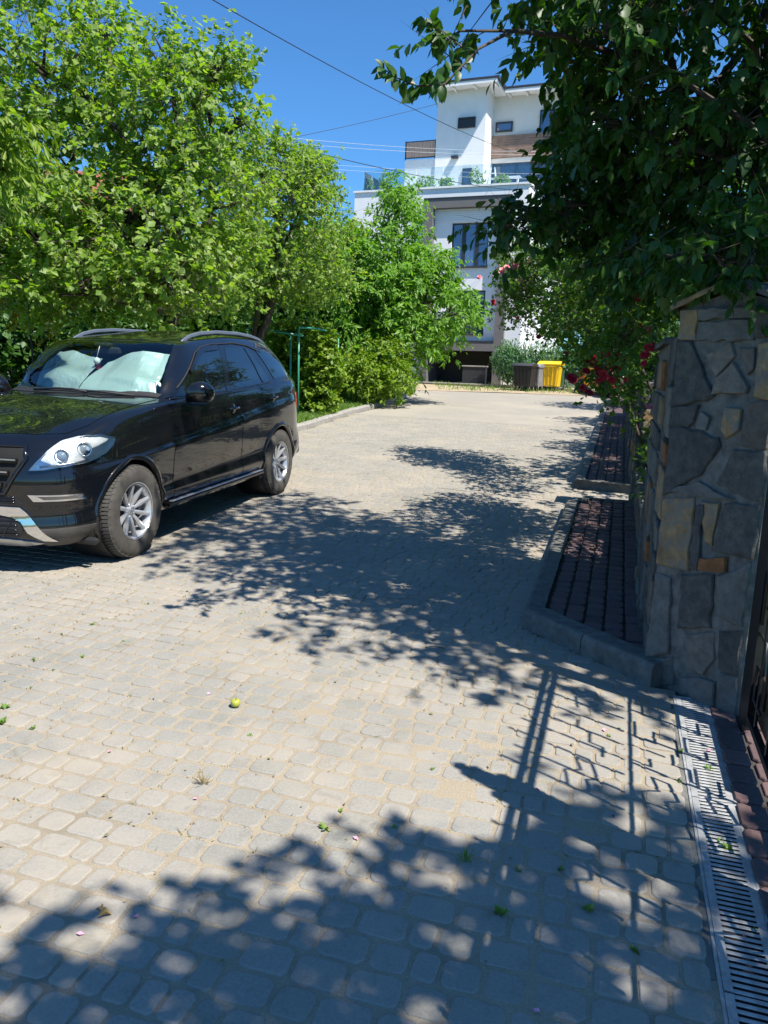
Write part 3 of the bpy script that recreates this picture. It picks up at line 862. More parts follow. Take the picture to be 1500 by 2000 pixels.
# ================================================================== FOLIAGE TOOLS
def unit(v): return v / np.maximum(np.linalg.norm(v, axis=-1, keepdims=True), 1e-9)
def leaf_frames(ells, nclump, per, tw, r, droop=0.3, up=0.55, shell=(0.45, 1.06), spread=0.9, vert=0.0, weights=None, gap=0.0, gf=2.4):
    """twig clumps spread through ellipsoids; returns leaf origin, direction, normal"""
    E = np.array([[*e[0], *e[1]] for e in ells], float)
    wgt = (E[:, 3] * E[:, 4] + E[:, 4] * E[:, 5] + E[:, 3] * E[:, 5]) if weights is None else np.array(weights, float)
    wi = r.choice(len(E), nclump, p=wgt / wgt.sum())
    d = unit(r.normal(size=(nclump, 3)))
    # lumpy outline: radius follows a few random bulges
    bl = unit(r.normal(size=(14, 3)))
    lump = np.max(d @ bl.T, axis=1)
    rr = r.uniform(shell[0] ** 2, shell[1] ** 2, nclump) ** 0.5 * (0.72 + 0.34 * np.clip((lump - 0.5) / 0.5, 0, 1))
    c = E[wi, :3] + d * rr[:, None] * E[wi, 3:]
    if gap:      # holes between the boughs: drop whole clumps where a slow noise is low
        nz = (np.sin(c[:, 0] * gf + 1.7 * np.sin(c[:, 2] * gf * .8)) + np.sin(c[:, 1] * gf * 1.1 + 1.3 * np.sin(c[:, 0] * gf * .7)) + np.sin(c[:, 2] * gf * 1.3 + 1.5 * np.sin(c[:, 1] * gf * .9))) / 3
        kp = nz > np.quantile(nz, gap); c = c[kp]; d = d[kp]; nclump = len(c)
    td = unit(d * 0.55 + r.normal(size=(nclump, 3)) * 0.55 + np.array([0, 0, up * 0.8]))
    if vert: td = unit(td * (1 - vert) + np.array([0, 0, 1]) * vert)
    L = tw * r.uniform(0.5, 1.4, nclump)
    t = r.uniform(0.05, 1, (nclump, per))
    sag = (t ** 2)[..., None] * np.array([0, 0, -droop * 0.5]) * L[:, None, None]
    P = c[:, None] + td[:, None] * (t * L[:, None])[..., None] + sag
    side = unit(np.cross(np.broadcast_to(td[:, None], P.shape), r.normal(size=P.shape)))
    D = unit(td[:, None] * 0.5 + side * spread + np.array([0, 0, -droop]) + r.normal(size=P.shape) * 0.2)
    Nn = unit(np.array([0, 0, 1.0]) + r.normal(size=P.shape) * 0.55 + d[:, None] * 0.35)
    Nn = unit(Nn - D * np.sum(Nn * D, -1, keepdims=True))
    return P.reshape(-1, 3), D.reshape(-1, 3), Nn.reshape(-1, 3), (c, td, L)
T_FAR = (np.array([[0, 0, 0], [0.5, 0.33, 0.06], [1, 0, -0.08], [0.5, -0.33, 0.06]]), [(0, 2, 1), (0, 3, 2)])
T_NEAR = (np.array([[0, 0, 0], [0.28, 0.25, 0.055], [0.62, 0.24, 0.03], [1, 0, -0.12], [0.62, -0.24, 0.03], [0.28, -0.25, 0.055], [0.3, 0, 0], [0.65, 0, -0.03]]),
          [(0, 6, 1), (6, 7, 2), (6, 2, 1), (7, 3, 2), (0, 5, 6), (6, 5, 4), (6, 4, 7), (7, 4, 3)])
def leaf_arrays(P, D, Nn, size, tpl, r, wid=1.0):
    V, F = tpl
    n = len(P); k = len(V)
    S = size * np.clip(r.lognormal(-0.08, 0.33, n), 0.4, 1.7)
    B = np.cross(Nn, D)
    VV = (P[:, None] + D[:, None] * (V[None, :, 0:1] * S[:, None, None]) + B[:, None] * (V[None, :, 1:2] * S[:, None, None] * wid)
          + Nn[:, None] * (V[None, :, 2:3] * S[:, None, None]))
    FF = np.array(F)[None] + (np.arange(n) * k)[:, None, None]
    return VV.reshape(-1, 3), FF.reshape(-1, 3)
def crown(name, frames, size, mat, parent, r, tpl=T_FAR, wid=1.0, kind=None):
    V, F = leaf_arrays(*frames[:3], size, tpl, r, wid)
    return npmesh(name, V, F, mat, parent, kind=kind, smooth=(tpl is T_NEAR))
def limbs(base, top, r0, ells, mat, parent, seed, twigs=None, trunk_name='trunk', nl=5):
    rd = random.Random(seed)
    base = Vector(base); top = Vector(top)
    mb = MB()
    n = 7; pts = []; rs = []
    for i in range(n):
        t = i / (n - 1)
        p = base.lerp(top, t) + Vector((rd.uniform(-1, 1), rd.uniform(-1, 1), 0)) * 0.06 * (top - base).length * math.sin(t * 3.1)
        pts.append(p); rs.append(r0 * (1.25 if i == 0 else 1 - 0.6 * t))
    mb.tube(pts, rs, 9)
    mb.build(trunk_name, mat, parent, recalc=False)
    bb = MB()
    for e in ells:
        c = Vector(e[0]); s = pts[rd.randint(2, n - 1)]
        m = s.lerp(c, 0.5) + Vector((rd.uniform(-.15, .15), rd.uniform(-.15, .15), rd.uniform(-.1, .25))) * (c - s).length
        bb.tube([s, m, c], [r0 * 0.42, r0 * 0.3, r0 * 0.18], 6)
        for q in range(nl):
            d = Vector([rd.gauss(0, 1) for _ in range(3)]).normalized()
            e2 = c + Vector((d.x * e[1][0], d.y * e[1][1], d.z * e[1][2])) * rd.uniform(0.7, 1.0)
            m2 = c.lerp(e2, 0.5) + Vector((rd.uniform(-.1, .1), rd.uniform(-.1, .1), rd.uniform(-.05, .15))) * (e2 - c).length
            bb.tube([c.lerp(m, rd.uniform(0, .4)), m2, e2], [r0 * 0.16, r0 * 0.1, r0 * 0.03], 5)
    bb.build('branches', mat, parent, recalc=False)
    if twigs is not None:
        c, td, L = twigs
        V = []; F = []
        a = unit(np.cross(td, np.array([0.3, 0.5, 0.8])))
        b = np.cross(td, a); w_ = 0.004
        e = c + td * L[:, None]; s = c - td * L[:, None] * 0.6
        ring = [s + a * w_, s - a * w_ * .5 + b * w_, s - a * w_ * .5 - b * w_, e]
        V = np.stack(ring, 1).reshape(-1, 3)
        k = np.arange(len(c))[:, None] * 4
        F = np.concatenate([k + np.array([[0, 1, 3]]), k + np.array([[1, 2, 3]]), k + np.array([[2, 0, 3]])], 0)
        npmesh('twigs', V, F, mat, parent)
def EL(px, py, Y, rx, ry, dep):
    """ellipsoid seen at (px,py) at distance Y; rx, ry in photo pixels, dep in metres"""
    s = Y / 1500
    return (tuple(at(px, py, Y)), (rx * s, dep, ry * s))
def tree(name, label, base, top, r0, ells, ncl, per, size, tw, lmat, bmat, seed, group=None, droop=0.3, up=0.5, tpl=T_FAR, wid=1.0, spread=0.9, cat='tree', twigs=False, shell=(0.45, 1.06), nl=5, gap=0.0, gf=2.4):
    r = np.random.default_rng(seed)
    t = thing(name, label, cat, group=group)
    fr = leaf_frames(ells, ncl, per, tw, r, droop, up, spread=spread, shell=shell, gap=gap, gf=gf)
    crown('crown', fr, size, lmat, t, r, tpl, wid)
    limbs(base, top, r0, ells, bmat, t, seed, fr[3] if twigs else None, nl=nl)
    return t, fr

M['leaf_apple'] = leaf_mat('apple_leaf', [(0.12, 0.205, 0.028), (0.18, 0.275, 0.05), (0.25, 0.33, 0.10), (0.09, 0.165, 0.02), (0.15, 0.24, 0.035), (0.27, 0.34, 0.14), (0.21, 0.27, 0.06), (0.11, 0.19, 0.022)], trans=0.38)
M['leaf_walnut'] = leaf_mat('walnut_leaf', [(0.09, 0.20, 0.025), (0.15, 0.27, 0.04), (0.115, 0.235, 0.03), (0.18, 0.30, 0.06)], trans=0.35)
M['leaf_hedge'] = leaf_mat('hedge_leaf', [(0.13, 0.22, 0.02), (0.20, 0.27, 0.03), (0.09, 0.17, 0.02), (0.17, 0.25, 0.025)], trans=0.3)
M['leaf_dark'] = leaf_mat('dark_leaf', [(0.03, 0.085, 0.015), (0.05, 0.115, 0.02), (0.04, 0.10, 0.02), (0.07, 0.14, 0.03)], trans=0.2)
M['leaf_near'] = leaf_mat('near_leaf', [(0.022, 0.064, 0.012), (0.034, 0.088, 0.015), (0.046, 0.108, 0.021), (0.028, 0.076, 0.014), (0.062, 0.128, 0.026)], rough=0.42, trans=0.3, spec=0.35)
M['leaf_rose'] = leaf_mat('rose_leaf', [(0.05, 0.12, 0.016), (0.08, 0.16, 0.025), (0.12, 0.20, 0.04), (0.06, 0.13, 0.02)], trans=0.3)
M['leaf_plume'] = leaf_mat('plume_leaf', [(0.10, 0.21, 0.11), (0.14, 0.26, 0.15), (0.08, 0.18, 0.09)], trans=0.2)
M['leaf_yellow'] = leaf_mat('yellowing_leaf', [(0.42, 0.26, 0.03), (0.34, 0.24, 0.03), (0.20, 0.22, 0.03), (0.45, 0.22, 0.02)], trans=0.3)
M['grass'] = leaf_mat('grass_blade', [(0.09, 0.19, 0.025), (0.13, 0.24, 0.04), (0.19, 0.26, 0.06), (0.08, 0.16, 0.02)], trans=0.25)

# ================================================================== TREES ON THE LEFT
def gnd(x, y, z=0.0): return Vector((x, y, gz(y) + z))
ells = [EL(120, 330, 13, 230, 190, 2.6), EL(60, 130, 12.5, 150, 150, 2.0), EL(330, 260, 13, 120, 110, 1.8), EL(230, 480, 12.5, 260, 120, 2.2),
        EL(70, 470, 12, 170, 110, 2.0), EL(400, 420, 13, 130, 110, 1.8), EL(430, 130, 13, 60, 28, 0.6), EL(330, 120, 13, 70, 40, 0.8), EL(410, 170, 13, 60, 30, 0.7), EL(210, 60, 13, 40, 55, 0.7),
        EL(-150, 300, 12.5, 200, 240, 2.4), EL(470, 235, 13.2, 45, 22, 0.5), EL(330, 560, 11.6, 150, 50, 1.0), EL(130, 560, 11.4, 170, 50, 1.0)]
tree('apple_tree', 'large leafy apple tree behind the black car, its crown filling the top left', gnd(-3.6, 13.4), tuple(at(280, 330, 13.2)), 0.17,
     ells, 5000, 18, 0.086, 0.46, M['leaf_apple'], M['bark'], 21, droop=0.35, wid=1.15, nl=6, twigs=True, gap=0.15, gf=3.4)
ells = [EL(560, 430, 17, 120, 130, 2.2), EL(520, 330, 17, 90, 60, 1.6), EL(590, 360, 17.3, 60, 55, 1.2), EL(620, 330, 17.4, 35, 18, 0.5), EL(585, 530, 18.3, 105, 70, 1.4), EL(450, 530, 17.4, 120, 95, 1.6),
        EL(470, 290, 16.6, 60, 30, 0.8)]
tree('apple_tree', 'smaller apple tree with greyish green leaves between the big apple tree and the pinnate tree', gnd(-3.1, 17.6), tuple(at(540, 430, 17.2)), 0.13,
     ells, 2400, 16, 0.078, 0.42, M['leaf_apple'], M['bark'], 22, droop=0.3, wid=1.05, twigs=True, gap=0.2, gf=3.4)
ells = [EL(775, 445, 24, 48, 55, 1.3), EL(750, 525, 24, 85, 75, 2.0), EL(680, 510, 24, 60, 60, 1.8), EL(700, 600, 24, 110, 80, 2.4), EL(830, 590, 24, 75, 60, 1.8), EL(880, 610, 23.6, 50, 40, 1.2),
        EL(780, 660, 23.6, 85, 48, 1.6), EL(720, 700, 23.8, 80, 50, 1.8), EL(830, 540, 24, 55, 45, 1.2), EL(780, 385, 24.2, 24, 28, 0.7), EL(870, 520, 24, 25, 20, 0.7), EL(640, 470, 24.2, 45, 35, 1.2)]
tree('walnut_tree', 'bright green tree with drooping narrow leaflets in front of the white building', gnd(-0.25, 24.6), tuple(at(740, 520, 24.2)), 0.15,
     ells, 4400, 15, 0.16, 0.55, M['leaf_walnut'], M['bark'], 23, droop=0.75, wid=0.52, up=0.45, gap=0.2, gf=2.6)
ells = [EL(720, 740, 21.5, 50, 34, 0.8), EL(770, 740, 22, 36, 36, 0.8), EL(700, 715, 21.5, 30, 22, 0.6), EL(745, 690, 22.3, 50, 30, 0.8)]
tree('bush', 'low broad-leaved bush on the verge beside the left kerb, under the bright green tree', gnd(-0.8, 21.8), tuple(at(735, 745, 21.8)), 0.04,
     ells, 620, 12, 0.11, 0.25, M['leaf_hedge'], M['bark'], 24, droop=0.4, wid=0.7, cat='bush', nl=2)
# clipped ivy hedge round the green frames
for k, (px, py, Y, rx, ry, dp, lb) in enumerate([(624, 738, 18.3, 42, 76, 0.5, 'tall yellow green hedge shrub filling the right green frame by the kerb'),
        (545, 700, 19.0, 38, 62, 0.5, 'yellow green hedge shrub behind the left green frame, next to the car'), (600, 700, 19.4, 45, 60, 0.6, 'yellow green hedge shrub standing between and behind the two green frames')]):
    s = Y / 1500
    e = []
    for q in range(6):
        e.append((tuple(at(px + random.uniform(-.35, .35) * rx, py - ry + (q + 0.5) * 2 * ry / 6, Y + random.uniform(-.15, .15))), (rx * s * 0.8, dp * .8, ry * s * 0.30)))
    b0 = at(px, py + ry, Y)
    tree('hedge_shrub', lb, gnd(b0.x, Y), tuple(at(px, py, Y)), 0.04, e, 620 if k == 0 else 420, 13, 0.10, 0.18, M['leaf_hedge'], M['bark'], 30 + k, group='clipped shrubs around the green frames', droop=0.45, wid=1.1, cat='shrub', nl=2, shell=(0.6, 1.02))
# darker shrubs and trees behind, closing the view under the crowns
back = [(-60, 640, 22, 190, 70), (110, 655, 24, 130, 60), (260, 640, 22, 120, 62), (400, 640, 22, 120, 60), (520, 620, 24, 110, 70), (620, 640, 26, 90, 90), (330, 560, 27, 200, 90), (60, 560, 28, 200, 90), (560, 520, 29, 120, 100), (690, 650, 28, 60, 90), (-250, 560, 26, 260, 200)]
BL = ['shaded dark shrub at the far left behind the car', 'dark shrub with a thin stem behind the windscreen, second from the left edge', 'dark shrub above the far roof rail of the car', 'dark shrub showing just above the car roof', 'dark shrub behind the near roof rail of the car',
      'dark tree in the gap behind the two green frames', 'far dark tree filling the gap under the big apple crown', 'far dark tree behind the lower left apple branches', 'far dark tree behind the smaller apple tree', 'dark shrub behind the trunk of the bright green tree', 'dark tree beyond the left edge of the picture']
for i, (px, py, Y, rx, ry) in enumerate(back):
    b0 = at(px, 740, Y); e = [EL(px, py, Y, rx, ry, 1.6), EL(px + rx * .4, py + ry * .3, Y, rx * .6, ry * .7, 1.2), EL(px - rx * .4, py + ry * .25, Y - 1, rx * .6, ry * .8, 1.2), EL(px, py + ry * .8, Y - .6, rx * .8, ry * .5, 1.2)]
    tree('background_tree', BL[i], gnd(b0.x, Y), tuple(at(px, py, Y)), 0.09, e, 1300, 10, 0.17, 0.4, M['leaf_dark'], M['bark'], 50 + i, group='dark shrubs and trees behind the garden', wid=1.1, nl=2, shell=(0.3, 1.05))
e = [EL(60, 600, 14, 60, 22, .5), EL(110, 590, 14.2, 40, 20, .4), EL(20, 590, 14, 40, 20, .4), EL(80, 640, 14.4, 30, 22, .4)]
tree('fruit_sapling', 'thin sapling with yellow and orange leaves left of the car windscreen', gnd(-6.6, 14.2), tuple(at(60, 600, 14)), 0.025, e, 100, 9, 0.10, 0.22, M['leaf_yellow'], M['bark'], 70, wid=1.2, nl=2)
e = [EL(5, 250, 8.4, 35, 30, 0.4), EL(5, 310, 8.4, 22, 40, 0.4), EL(-70, 270, 8.4, 50, 70, 0.6)]
tree('weeping_branch_tree', 'tree beyond the left edge whose narrow hanging leaves enter the picture at the side', gnd(-6.4, 8.2), tuple(at(-60, 200, 8.4)), 0.10, e, 110, 14, 0.15, 0.4, M['leaf_hedge'], M['bark'], 71, droop=1.1, wid=0.35, nl=2)

# ================================================================== NEAR TREE AND ROSES ON THE RIGHT
nt_ = thing('pear_tree', 'dark leafy tree overhanging the stone pillar, filling the top right', 'tree')
E_near = [EL(1340, 150, 4.6, 240, 180, 1.0), EL(1180, 60, 4.2, 150, 80, 0.7), EL(1400, 330, 4.8, 220, 180, 1.0), EL(1220, 330, 5.6, 120, 140, 0.8), EL(1290, 470, 5.4, 200, 90, 0.8),
          EL(1440, 455, 4.4, 120, 50, 0.5), EL(1060, 440, 5.2, 90, 34, 0.35), EL(970, 30, 3.9, 80, 28, 0.3), EL(885, 85, 3.7, 34, 22, 0.18), EL(1600, 200, 4.6, 260, 280, 1.0), EL(1250, -120, 4.4, 330, 160, 1.0), EL(1160, 225, 4.8, 55, 70, 0.4), EL(1140, 430, 5.4, 95, 42, .4), EL(1135, 300, 5.2, 55, 110, .45), EL(1085, 405, 5.2, 60, 36, .35),
          ((1.1, 4.1, 5.2), (0.8, 0.8, 0.42)), ((1.3, 5.7, 5.6), (1.0, 0.9, 0.45)), ((2.9, 2.15, 4.1), (1.0, 0.45, 0.4)), ((3.6, 1.9, 4.3), (.7, .4, .4)), ((3.9, 6.0, 4.0), (1.0, 1.2, .7)), ((2.3, 2.6, 4.6), (0.9, 0.5, 0.5)), ((0.6, 5.0, 5.4), (0.5, 0.7, 0.35)), ((2.5, 3.3, 4.7), (1.0, 0.9, 0.6)), ((2.4, 4.9, 5.1), (1.1, 1.0, 0.7)), ((3.5, 2.9, 4.5), (0.9, 0.8, 0.7)), ((1.9, 4.6, 5.6), (1.0, 0.9, 0.5)), EL(1420, 520, 4.1, 110, 28, 0.25), EL(1290, 525, 4.6, 50, 22, 0.25)]  # entries in plain coordinates: unseen high boughs added to shade the lane
r = np.random.default_rng(5)
fr = leaf_frames(E_near, 4700, 13, 0.24, r, droop=0.75, up=0.1, spread=0.75, shell=(0.35, 1.04), gap=0.20, gf=5.5)
fx = leaf_frames([EL(1390, 490, 3.7, 120, 30, .2), EL(1270, 500, 4.6, 80, 40, .3), EL(1480, 440, 3.8, 70, 60, .3), EL(1440, 515, 3.6, 60, 20, .15), EL(1000, 420, 5.0, 50, 26, .2)], 130, 13, 0.22, r, droop=0.9, up=0.0)
fr = tuple(np.concatenate([fr[k], fx[k]]) for k in range(3)) + (tuple(np.concatenate([fr[3][k], fx[3][k]]) for k in range(3)),)
# the thin shoot that reaches far out over the lane
shoot = [at(935, 95, 3.8), at(868, 165, 3.7), at(815, 168, 3.65), at(770, 150, 3.6), at(742, 128, 3.58)]
P2_, D2_, N2_ = [], [], []
rs_ = random.Random(3)
shoot2 = [at(900, 60, 3.8), at(868, 80, 3.7), at(845, 45, 3.65)]
shoot3 = [at(1010, 400, 5.0), at(985, 425, 4.9), at(965, 440, 4.85)]
for sh, cnt in ((shoot, 30), (shoot2, 14), (shoot3, 16)):
    for i in range(cnt):
        t = (i + 0.5) / cnt * (len(sh) - 1); k = int(t); q = sh[k].lerp(sh[k + 1], t - k); dd = (sh[k + 1] - sh[k]).normalized()
        P2_.append(q); d_ = (dd * 0.5 + Vector((rs_.uniform(-.5, .5), rs_.uniform(-.5, .5), -0.75 if i % 3 else 0.35))).normalized(); D2_.append(d_)
        n_ = Vector((rs_.uniform(-.6, .6), rs_.uniform(-.9, -.1), rs_.uniform(.2, .8))); n_ = (n_ - d_ * n_.dot(d_)).normalized(); N2_.append(n_)
P = np.concatenate([fr[0], np.array(P2_)]); D = np.concatenate([fr[1], np.array(D2_)]); Nn = np.concatenate([fr[2], np.array(N2_)])
# thin the crown where the sky shows through, in the direction of the gaps
pv = P - np.array([0, 0, EYE]); dep = pv @ np.array(_fw)
pxx = 750 + 1500 * (pv @ np.array(_r)) / dep; pyy = 1000 - 1500 * (pv @ np.array(_u)) / dep
dist = np.linalg.norm(pv, axis=1)
infr = (pxx > 700) & (pxx < 1500) & (pyy > 0) & (pyy < 640) & (dep > 1)
order = np.argsort(np.where(infr, dist, 99))
indiv = np.zeros(len(P), bool)
ns_ = len(P2_)
indiv[-ns_:] = True
for i in order:
    if indiv.sum() >= 292: break
    indiv[i] = True
lm = []
for k in range(4):
    V, F = T_NEAR; V = V.copy(); V[:, 2] *= (0.7, 1.2, 1.6, 1.0)[k]; V[3, 2] = (-0.05, -0.14, -0.22, 0.02)[k]
    me = bpy.data.meshes.new('leaf'); me.from_pydata(V.tolist(), [], F); me.materials.append(M['leaf_near'])
    me.polygons.foreach_set('use_smooth', [True] * len(me.polygons)); me.update(); lm.append(me)
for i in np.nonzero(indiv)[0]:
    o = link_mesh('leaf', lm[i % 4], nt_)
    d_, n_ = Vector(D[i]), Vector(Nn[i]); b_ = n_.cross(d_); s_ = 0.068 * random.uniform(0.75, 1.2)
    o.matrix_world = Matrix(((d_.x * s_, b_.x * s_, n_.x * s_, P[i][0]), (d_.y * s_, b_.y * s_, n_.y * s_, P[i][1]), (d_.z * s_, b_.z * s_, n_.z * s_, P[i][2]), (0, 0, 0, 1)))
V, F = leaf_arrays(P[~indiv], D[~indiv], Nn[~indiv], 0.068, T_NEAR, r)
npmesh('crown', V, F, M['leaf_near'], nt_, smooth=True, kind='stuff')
limbs(gnd(2.85, 4.6), tuple(at(1480, 60, 4.8)), 0.062, E_near[:6] + E_near[10:], M['bark'], nt_, 9, fr[3], nl=5)
mb = MB()
mb.tube([at(1330, 150, 4.6), at(1100, 70, 4.2), at(1000, 60, 4.0)] + shoot, [0.022, 0.014, 0.010, 0.006, 0.005, 0.004, 0.003, 0.002], 6)
mb.tube([at(1000, 60, 4.0)] + shoot2, [0.008, 0.006, 0.004, 0.002], 5)
mb.tube([at(1290, 470, 5.4), at(1120, 420, 5.2)] + shoot3, [0.015, 0.010, 0.006, 0.004, 0.003], 5)
mb.build('branches', M['bark'], nt_, recalc=False)

# tree standing behind the photographer on the right: only its shade and a few leaves matter
Eb = [((1.95, -0.62, 4.7), (0.95, 0.72, 0.55)), ((2.45, -0.28, 4.8), (0.45, 0.55, 0.35)), ((1.2, -1.0, 4.8), (0.7, 0.6, 0.5)), ((2.6, -1.2, 4.6), (1.0, 0.8, 0.7)), ((3.4, -0.3, 5.0), (1.0, 0.8, 0.8)), ((1.0, -2.2, 5.0), (1.5, 1.0, 0.8)), ((3.2, -1.5, 5.4), (1.6, 1.4, 1.0))]
tb, frb = tree('pear_tree', 'tree behind the gate beside the photographer that shades the nearest paving', (3.3, -1.3, -0.05), (2.7, -1.0, 5.0), 0.10, Eb, 1050, 13, 0.09, 0.26, M['leaf_near'], M['bark'], 77, droop=0.6, tpl=T_FAR, wid=1.2, nl=4, twigs=True)

# climbing rose over the low wall and the fence
rose = thing('climbing_rose', 'big climbing rose with pink and dark red blooms above the low stone wall', 'rose bush')
E_rose = [EL(1090, 560, 11.2, 110, 85, 1.0), EL(1010, 560, 11.8, 42, 48, 0.6), EL(1180, 600, 7.6, 110, 110, 0.7), EL(1240, 520, 7.0, 160, 90, 0.8), EL(1175, 690, 7.6, 40, 45, 0.3), EL(1200, 700, 7.0, 60, 60, 0.35),
          EL(1110, 490, 10.8, 95, 50, 0.9), EL(1330, 560, 6.4, 90, 60, 0.6), EL(1235, 650, 6.2, 45, 70, 0.3)] + [(tuple(st(-.5, b_, .85)), (.45, .45, .5)) for b_ in (2.1, 2.9, 3.7, 4.4)] + [EL(1240, 640, 6.3, 30, 40, 0.3), EL(1005, 505, 11.8, 28, 32, 0.4), EL(1100, 615, 10.4, 45, 26, 0.5), EL(1180, 560, 10, 80, 70, 0.9), EL(1200, 620, 9, 70, 60, .6), EL(1225, 770, 7.5, 22, 40, 0.2)]
r = np.random.default_rng(6)
frr = leaf_frames(E_rose, 4200, 13, 0.20, r, droop=0.35, up=0.3, shell=(0.3, 1.08))
crown('foliage', frr, 0.042, M['leaf_rose'], rose, r, T_FAR, 1.25)
for k, (b_, tp) in enumerate([(st(-0.35, 2.4), at(1240, 560, 7.0)), (st(-0.35, 3.6), at(1180, 560, 7.8)), (st(-0.3, 4.4), at(1090, 560, 8.6))]):
    mb = MB(); m_ = b_.lerp(tp, 0.5) + Vector((0.15, 0.1, 0.2)); mb.tube([b_, m_, tp], [0.022, 0.017, 0.01], 6); mb.build('stem', M['bark'], rose, recalc=False)
c_, td_, L_ = frr[3]
a_ = unit(np.cross(td_, np.array([.3, .5, .8]))); bb_ = np.cross(td_, a_); w_ = 0.0025
ring = np.stack([c_ - td_ * .15 + a_ * w_, c_ - td_ * .15 - a_ * w_ * .5 + bb_ * w_, c_ - td_ * .15 - a_ * w_ * .5 - bb_ * w_, c_ + td_ * L_[:, None]], 1).reshape(-1, 3)
k_ = np.arange(len(c_))[:, None] * 4
npmesh('twigs', ring, np.concatenate([k_ + np.array([[0, 1, 3]]), k_ + np.array([[1, 2, 3]]), k_ + np.array([[2, 0, 3]])], 0), M['bark'], rose)
def petal_mat(name, c1, c2):
    m, nt, b = newmat(name); b.inputs['Roughness'].default_value = 0.6
    r_ = ramp(nt, random_fac(nt), [(0, c1), (1, c2)]); nt.links.new(r_.outputs[0], b.inputs['Base Color'])
    b.inputs['Subsurface Weight'].default_value = 0.0
    return m
M['pink'] = petal_mat('pink_petal', (0.75, 0.22, 0.28), (0.85, 0.38, 0.38)); M['red'] = petal_mat('crimson_petal', (0.38, 0.008, 0.03), (0.55, 0.02, 0.06)); M['bright_red'] = petal_mat('red_petal', (0.62, 0.03, 0.05), (0.72, 0.05, 0.06))
def rose_mesh(mat):
    vs = []; fs = []; rr_ = random.Random(8)
    for ringi, (n_, rad_, h_, tilt) in enumerate(((5, 0.040, 0.0, 0.2), (5, 0.030, 0.008, 0.55), (4, 0.020, 0.014, 0.9), (3, 0.011, 0.018, 1.2))):
        for q in range(n_):
            a0 = 2 * math.pi * (q + ringi * .5) / n_; wd = math.pi / n_ * 1.25
            base = len(vs)
            for (f, aa, zz) in ((0.1, 0, 0), (0.75, -wd, 0.5), (1.0, -wd * .45, 0.9), (1.08, wd * .1, 0.85), (1.0, wd * .5, 0.9), (0.75, wd, 0.5)):
                vs.append((rad_ * f * math.cos(a0 + aa), rad_ * f * math.sin(a0 + aa), h_ + zz * rad_ * math.tan(min(tilt, 1.1)) * 0.7 + rr_.uniform(-.002, .002)))
            for t in range(1, 5): fs.append((base, base + t, base + t + 1))
    me = bpy.data.meshes.new('bloom'); me.from_pydata(vs, [], fs); me.materials.append(mat); me.update(); return me
RM = {k: rose_mesh(M[k]) for k in ('pink', 'red', 'bright_red')}
blooms = [(1005, 517, 9.1, 'pink', 1.5), (1036, 511, 9.0, 'pink', 1.3), (980, 530, 9.2, 'pink', 1.3), (1014, 547, 9.1, 'pink', 1.2), (968, 540, 9.2, 'pink', .9), (1137, 596, 8.2, 'pink', 1.1), (1450, 463, 5.0, 'pink', .7), (936, 542, 9.3, 'pink', .8),
          (990, 524, 9.15, 'pink', 1.2), (1110, 595, 8.2, 'pink', .8), (963, 590, 9.1, 'red', .9), (1010, 622, 9.0, 'red', .7), (1052, 658, 8.8, 'red', .8), (1233, 590, 6.1, 'red', 1.0), (1246, 582, 6.1, 'red', .9), (1265, 646, 5.8, 'bright_red', 1.1), (1268, 680, 5.8, 'bright_red', 1.2),
          (1260, 694, 5.8, 'red', 1.1), (1258, 710, 5.8, 'red', .8), (1248, 637, 5.9, 'red', .8), (1165, 725, 7.2, 'red', 1.7), (1150, 710, 7.2, 'red', 1.4), (1178, 733, 7.1, 'bright_red', 1.6), (1196, 742, 7.1, 'bright_red', 1.3), (1210, 700, 7.1, 'red', 1.3), (1185, 690, 7.2, 'red', 1.2), (1222, 708, 7.1, 'red', 1.2),
          (1150, 768, 7.1, 'red', 1.3), (1139, 757, 7.1, 'red', 1.0), (1118, 740, 7.2, 'red', 1.5), (1113, 736, 7.2, 'red', 1.2), (1222, 742, 7.1, 'red', .9), (1145, 725, 7.2, 'red', 1.2), (1205, 458, 6.3, 'red', .9), (1185, 412, 6.3, 'red', 1.0), (1200, 408, 6.3, 'red', .8), (1160, 700, 7.2, 'red', 1.1),
          (1212, 720, 7.1, 'bright_red', 1.1), (1192, 714, 7.15, 'red', 1.2), (1172, 745, 7.1, 'bright_red', 1.4), (1268, 795, 5.2, 'pink', .8), (1290, 540, 6.0, 'red', 1.0), (1348, 520, 5.6, 'red', .8), (1105, 690, 7.6, 'red', .8)]
for px, py, Y, k, s_ in blooms:
    o = link_mesh('bloom', RM[k], rose, at(px, py, Y + 2.0 if Y > 8 else Y - 0.35))
    o.scale = (s_ * (1.15 if Y > 8 else .8),) * 3
    o.rotation_euler = (random.uniform(0.4, 1.5), random.uniform(-.5, .5), random.uniform(-.8, .8))
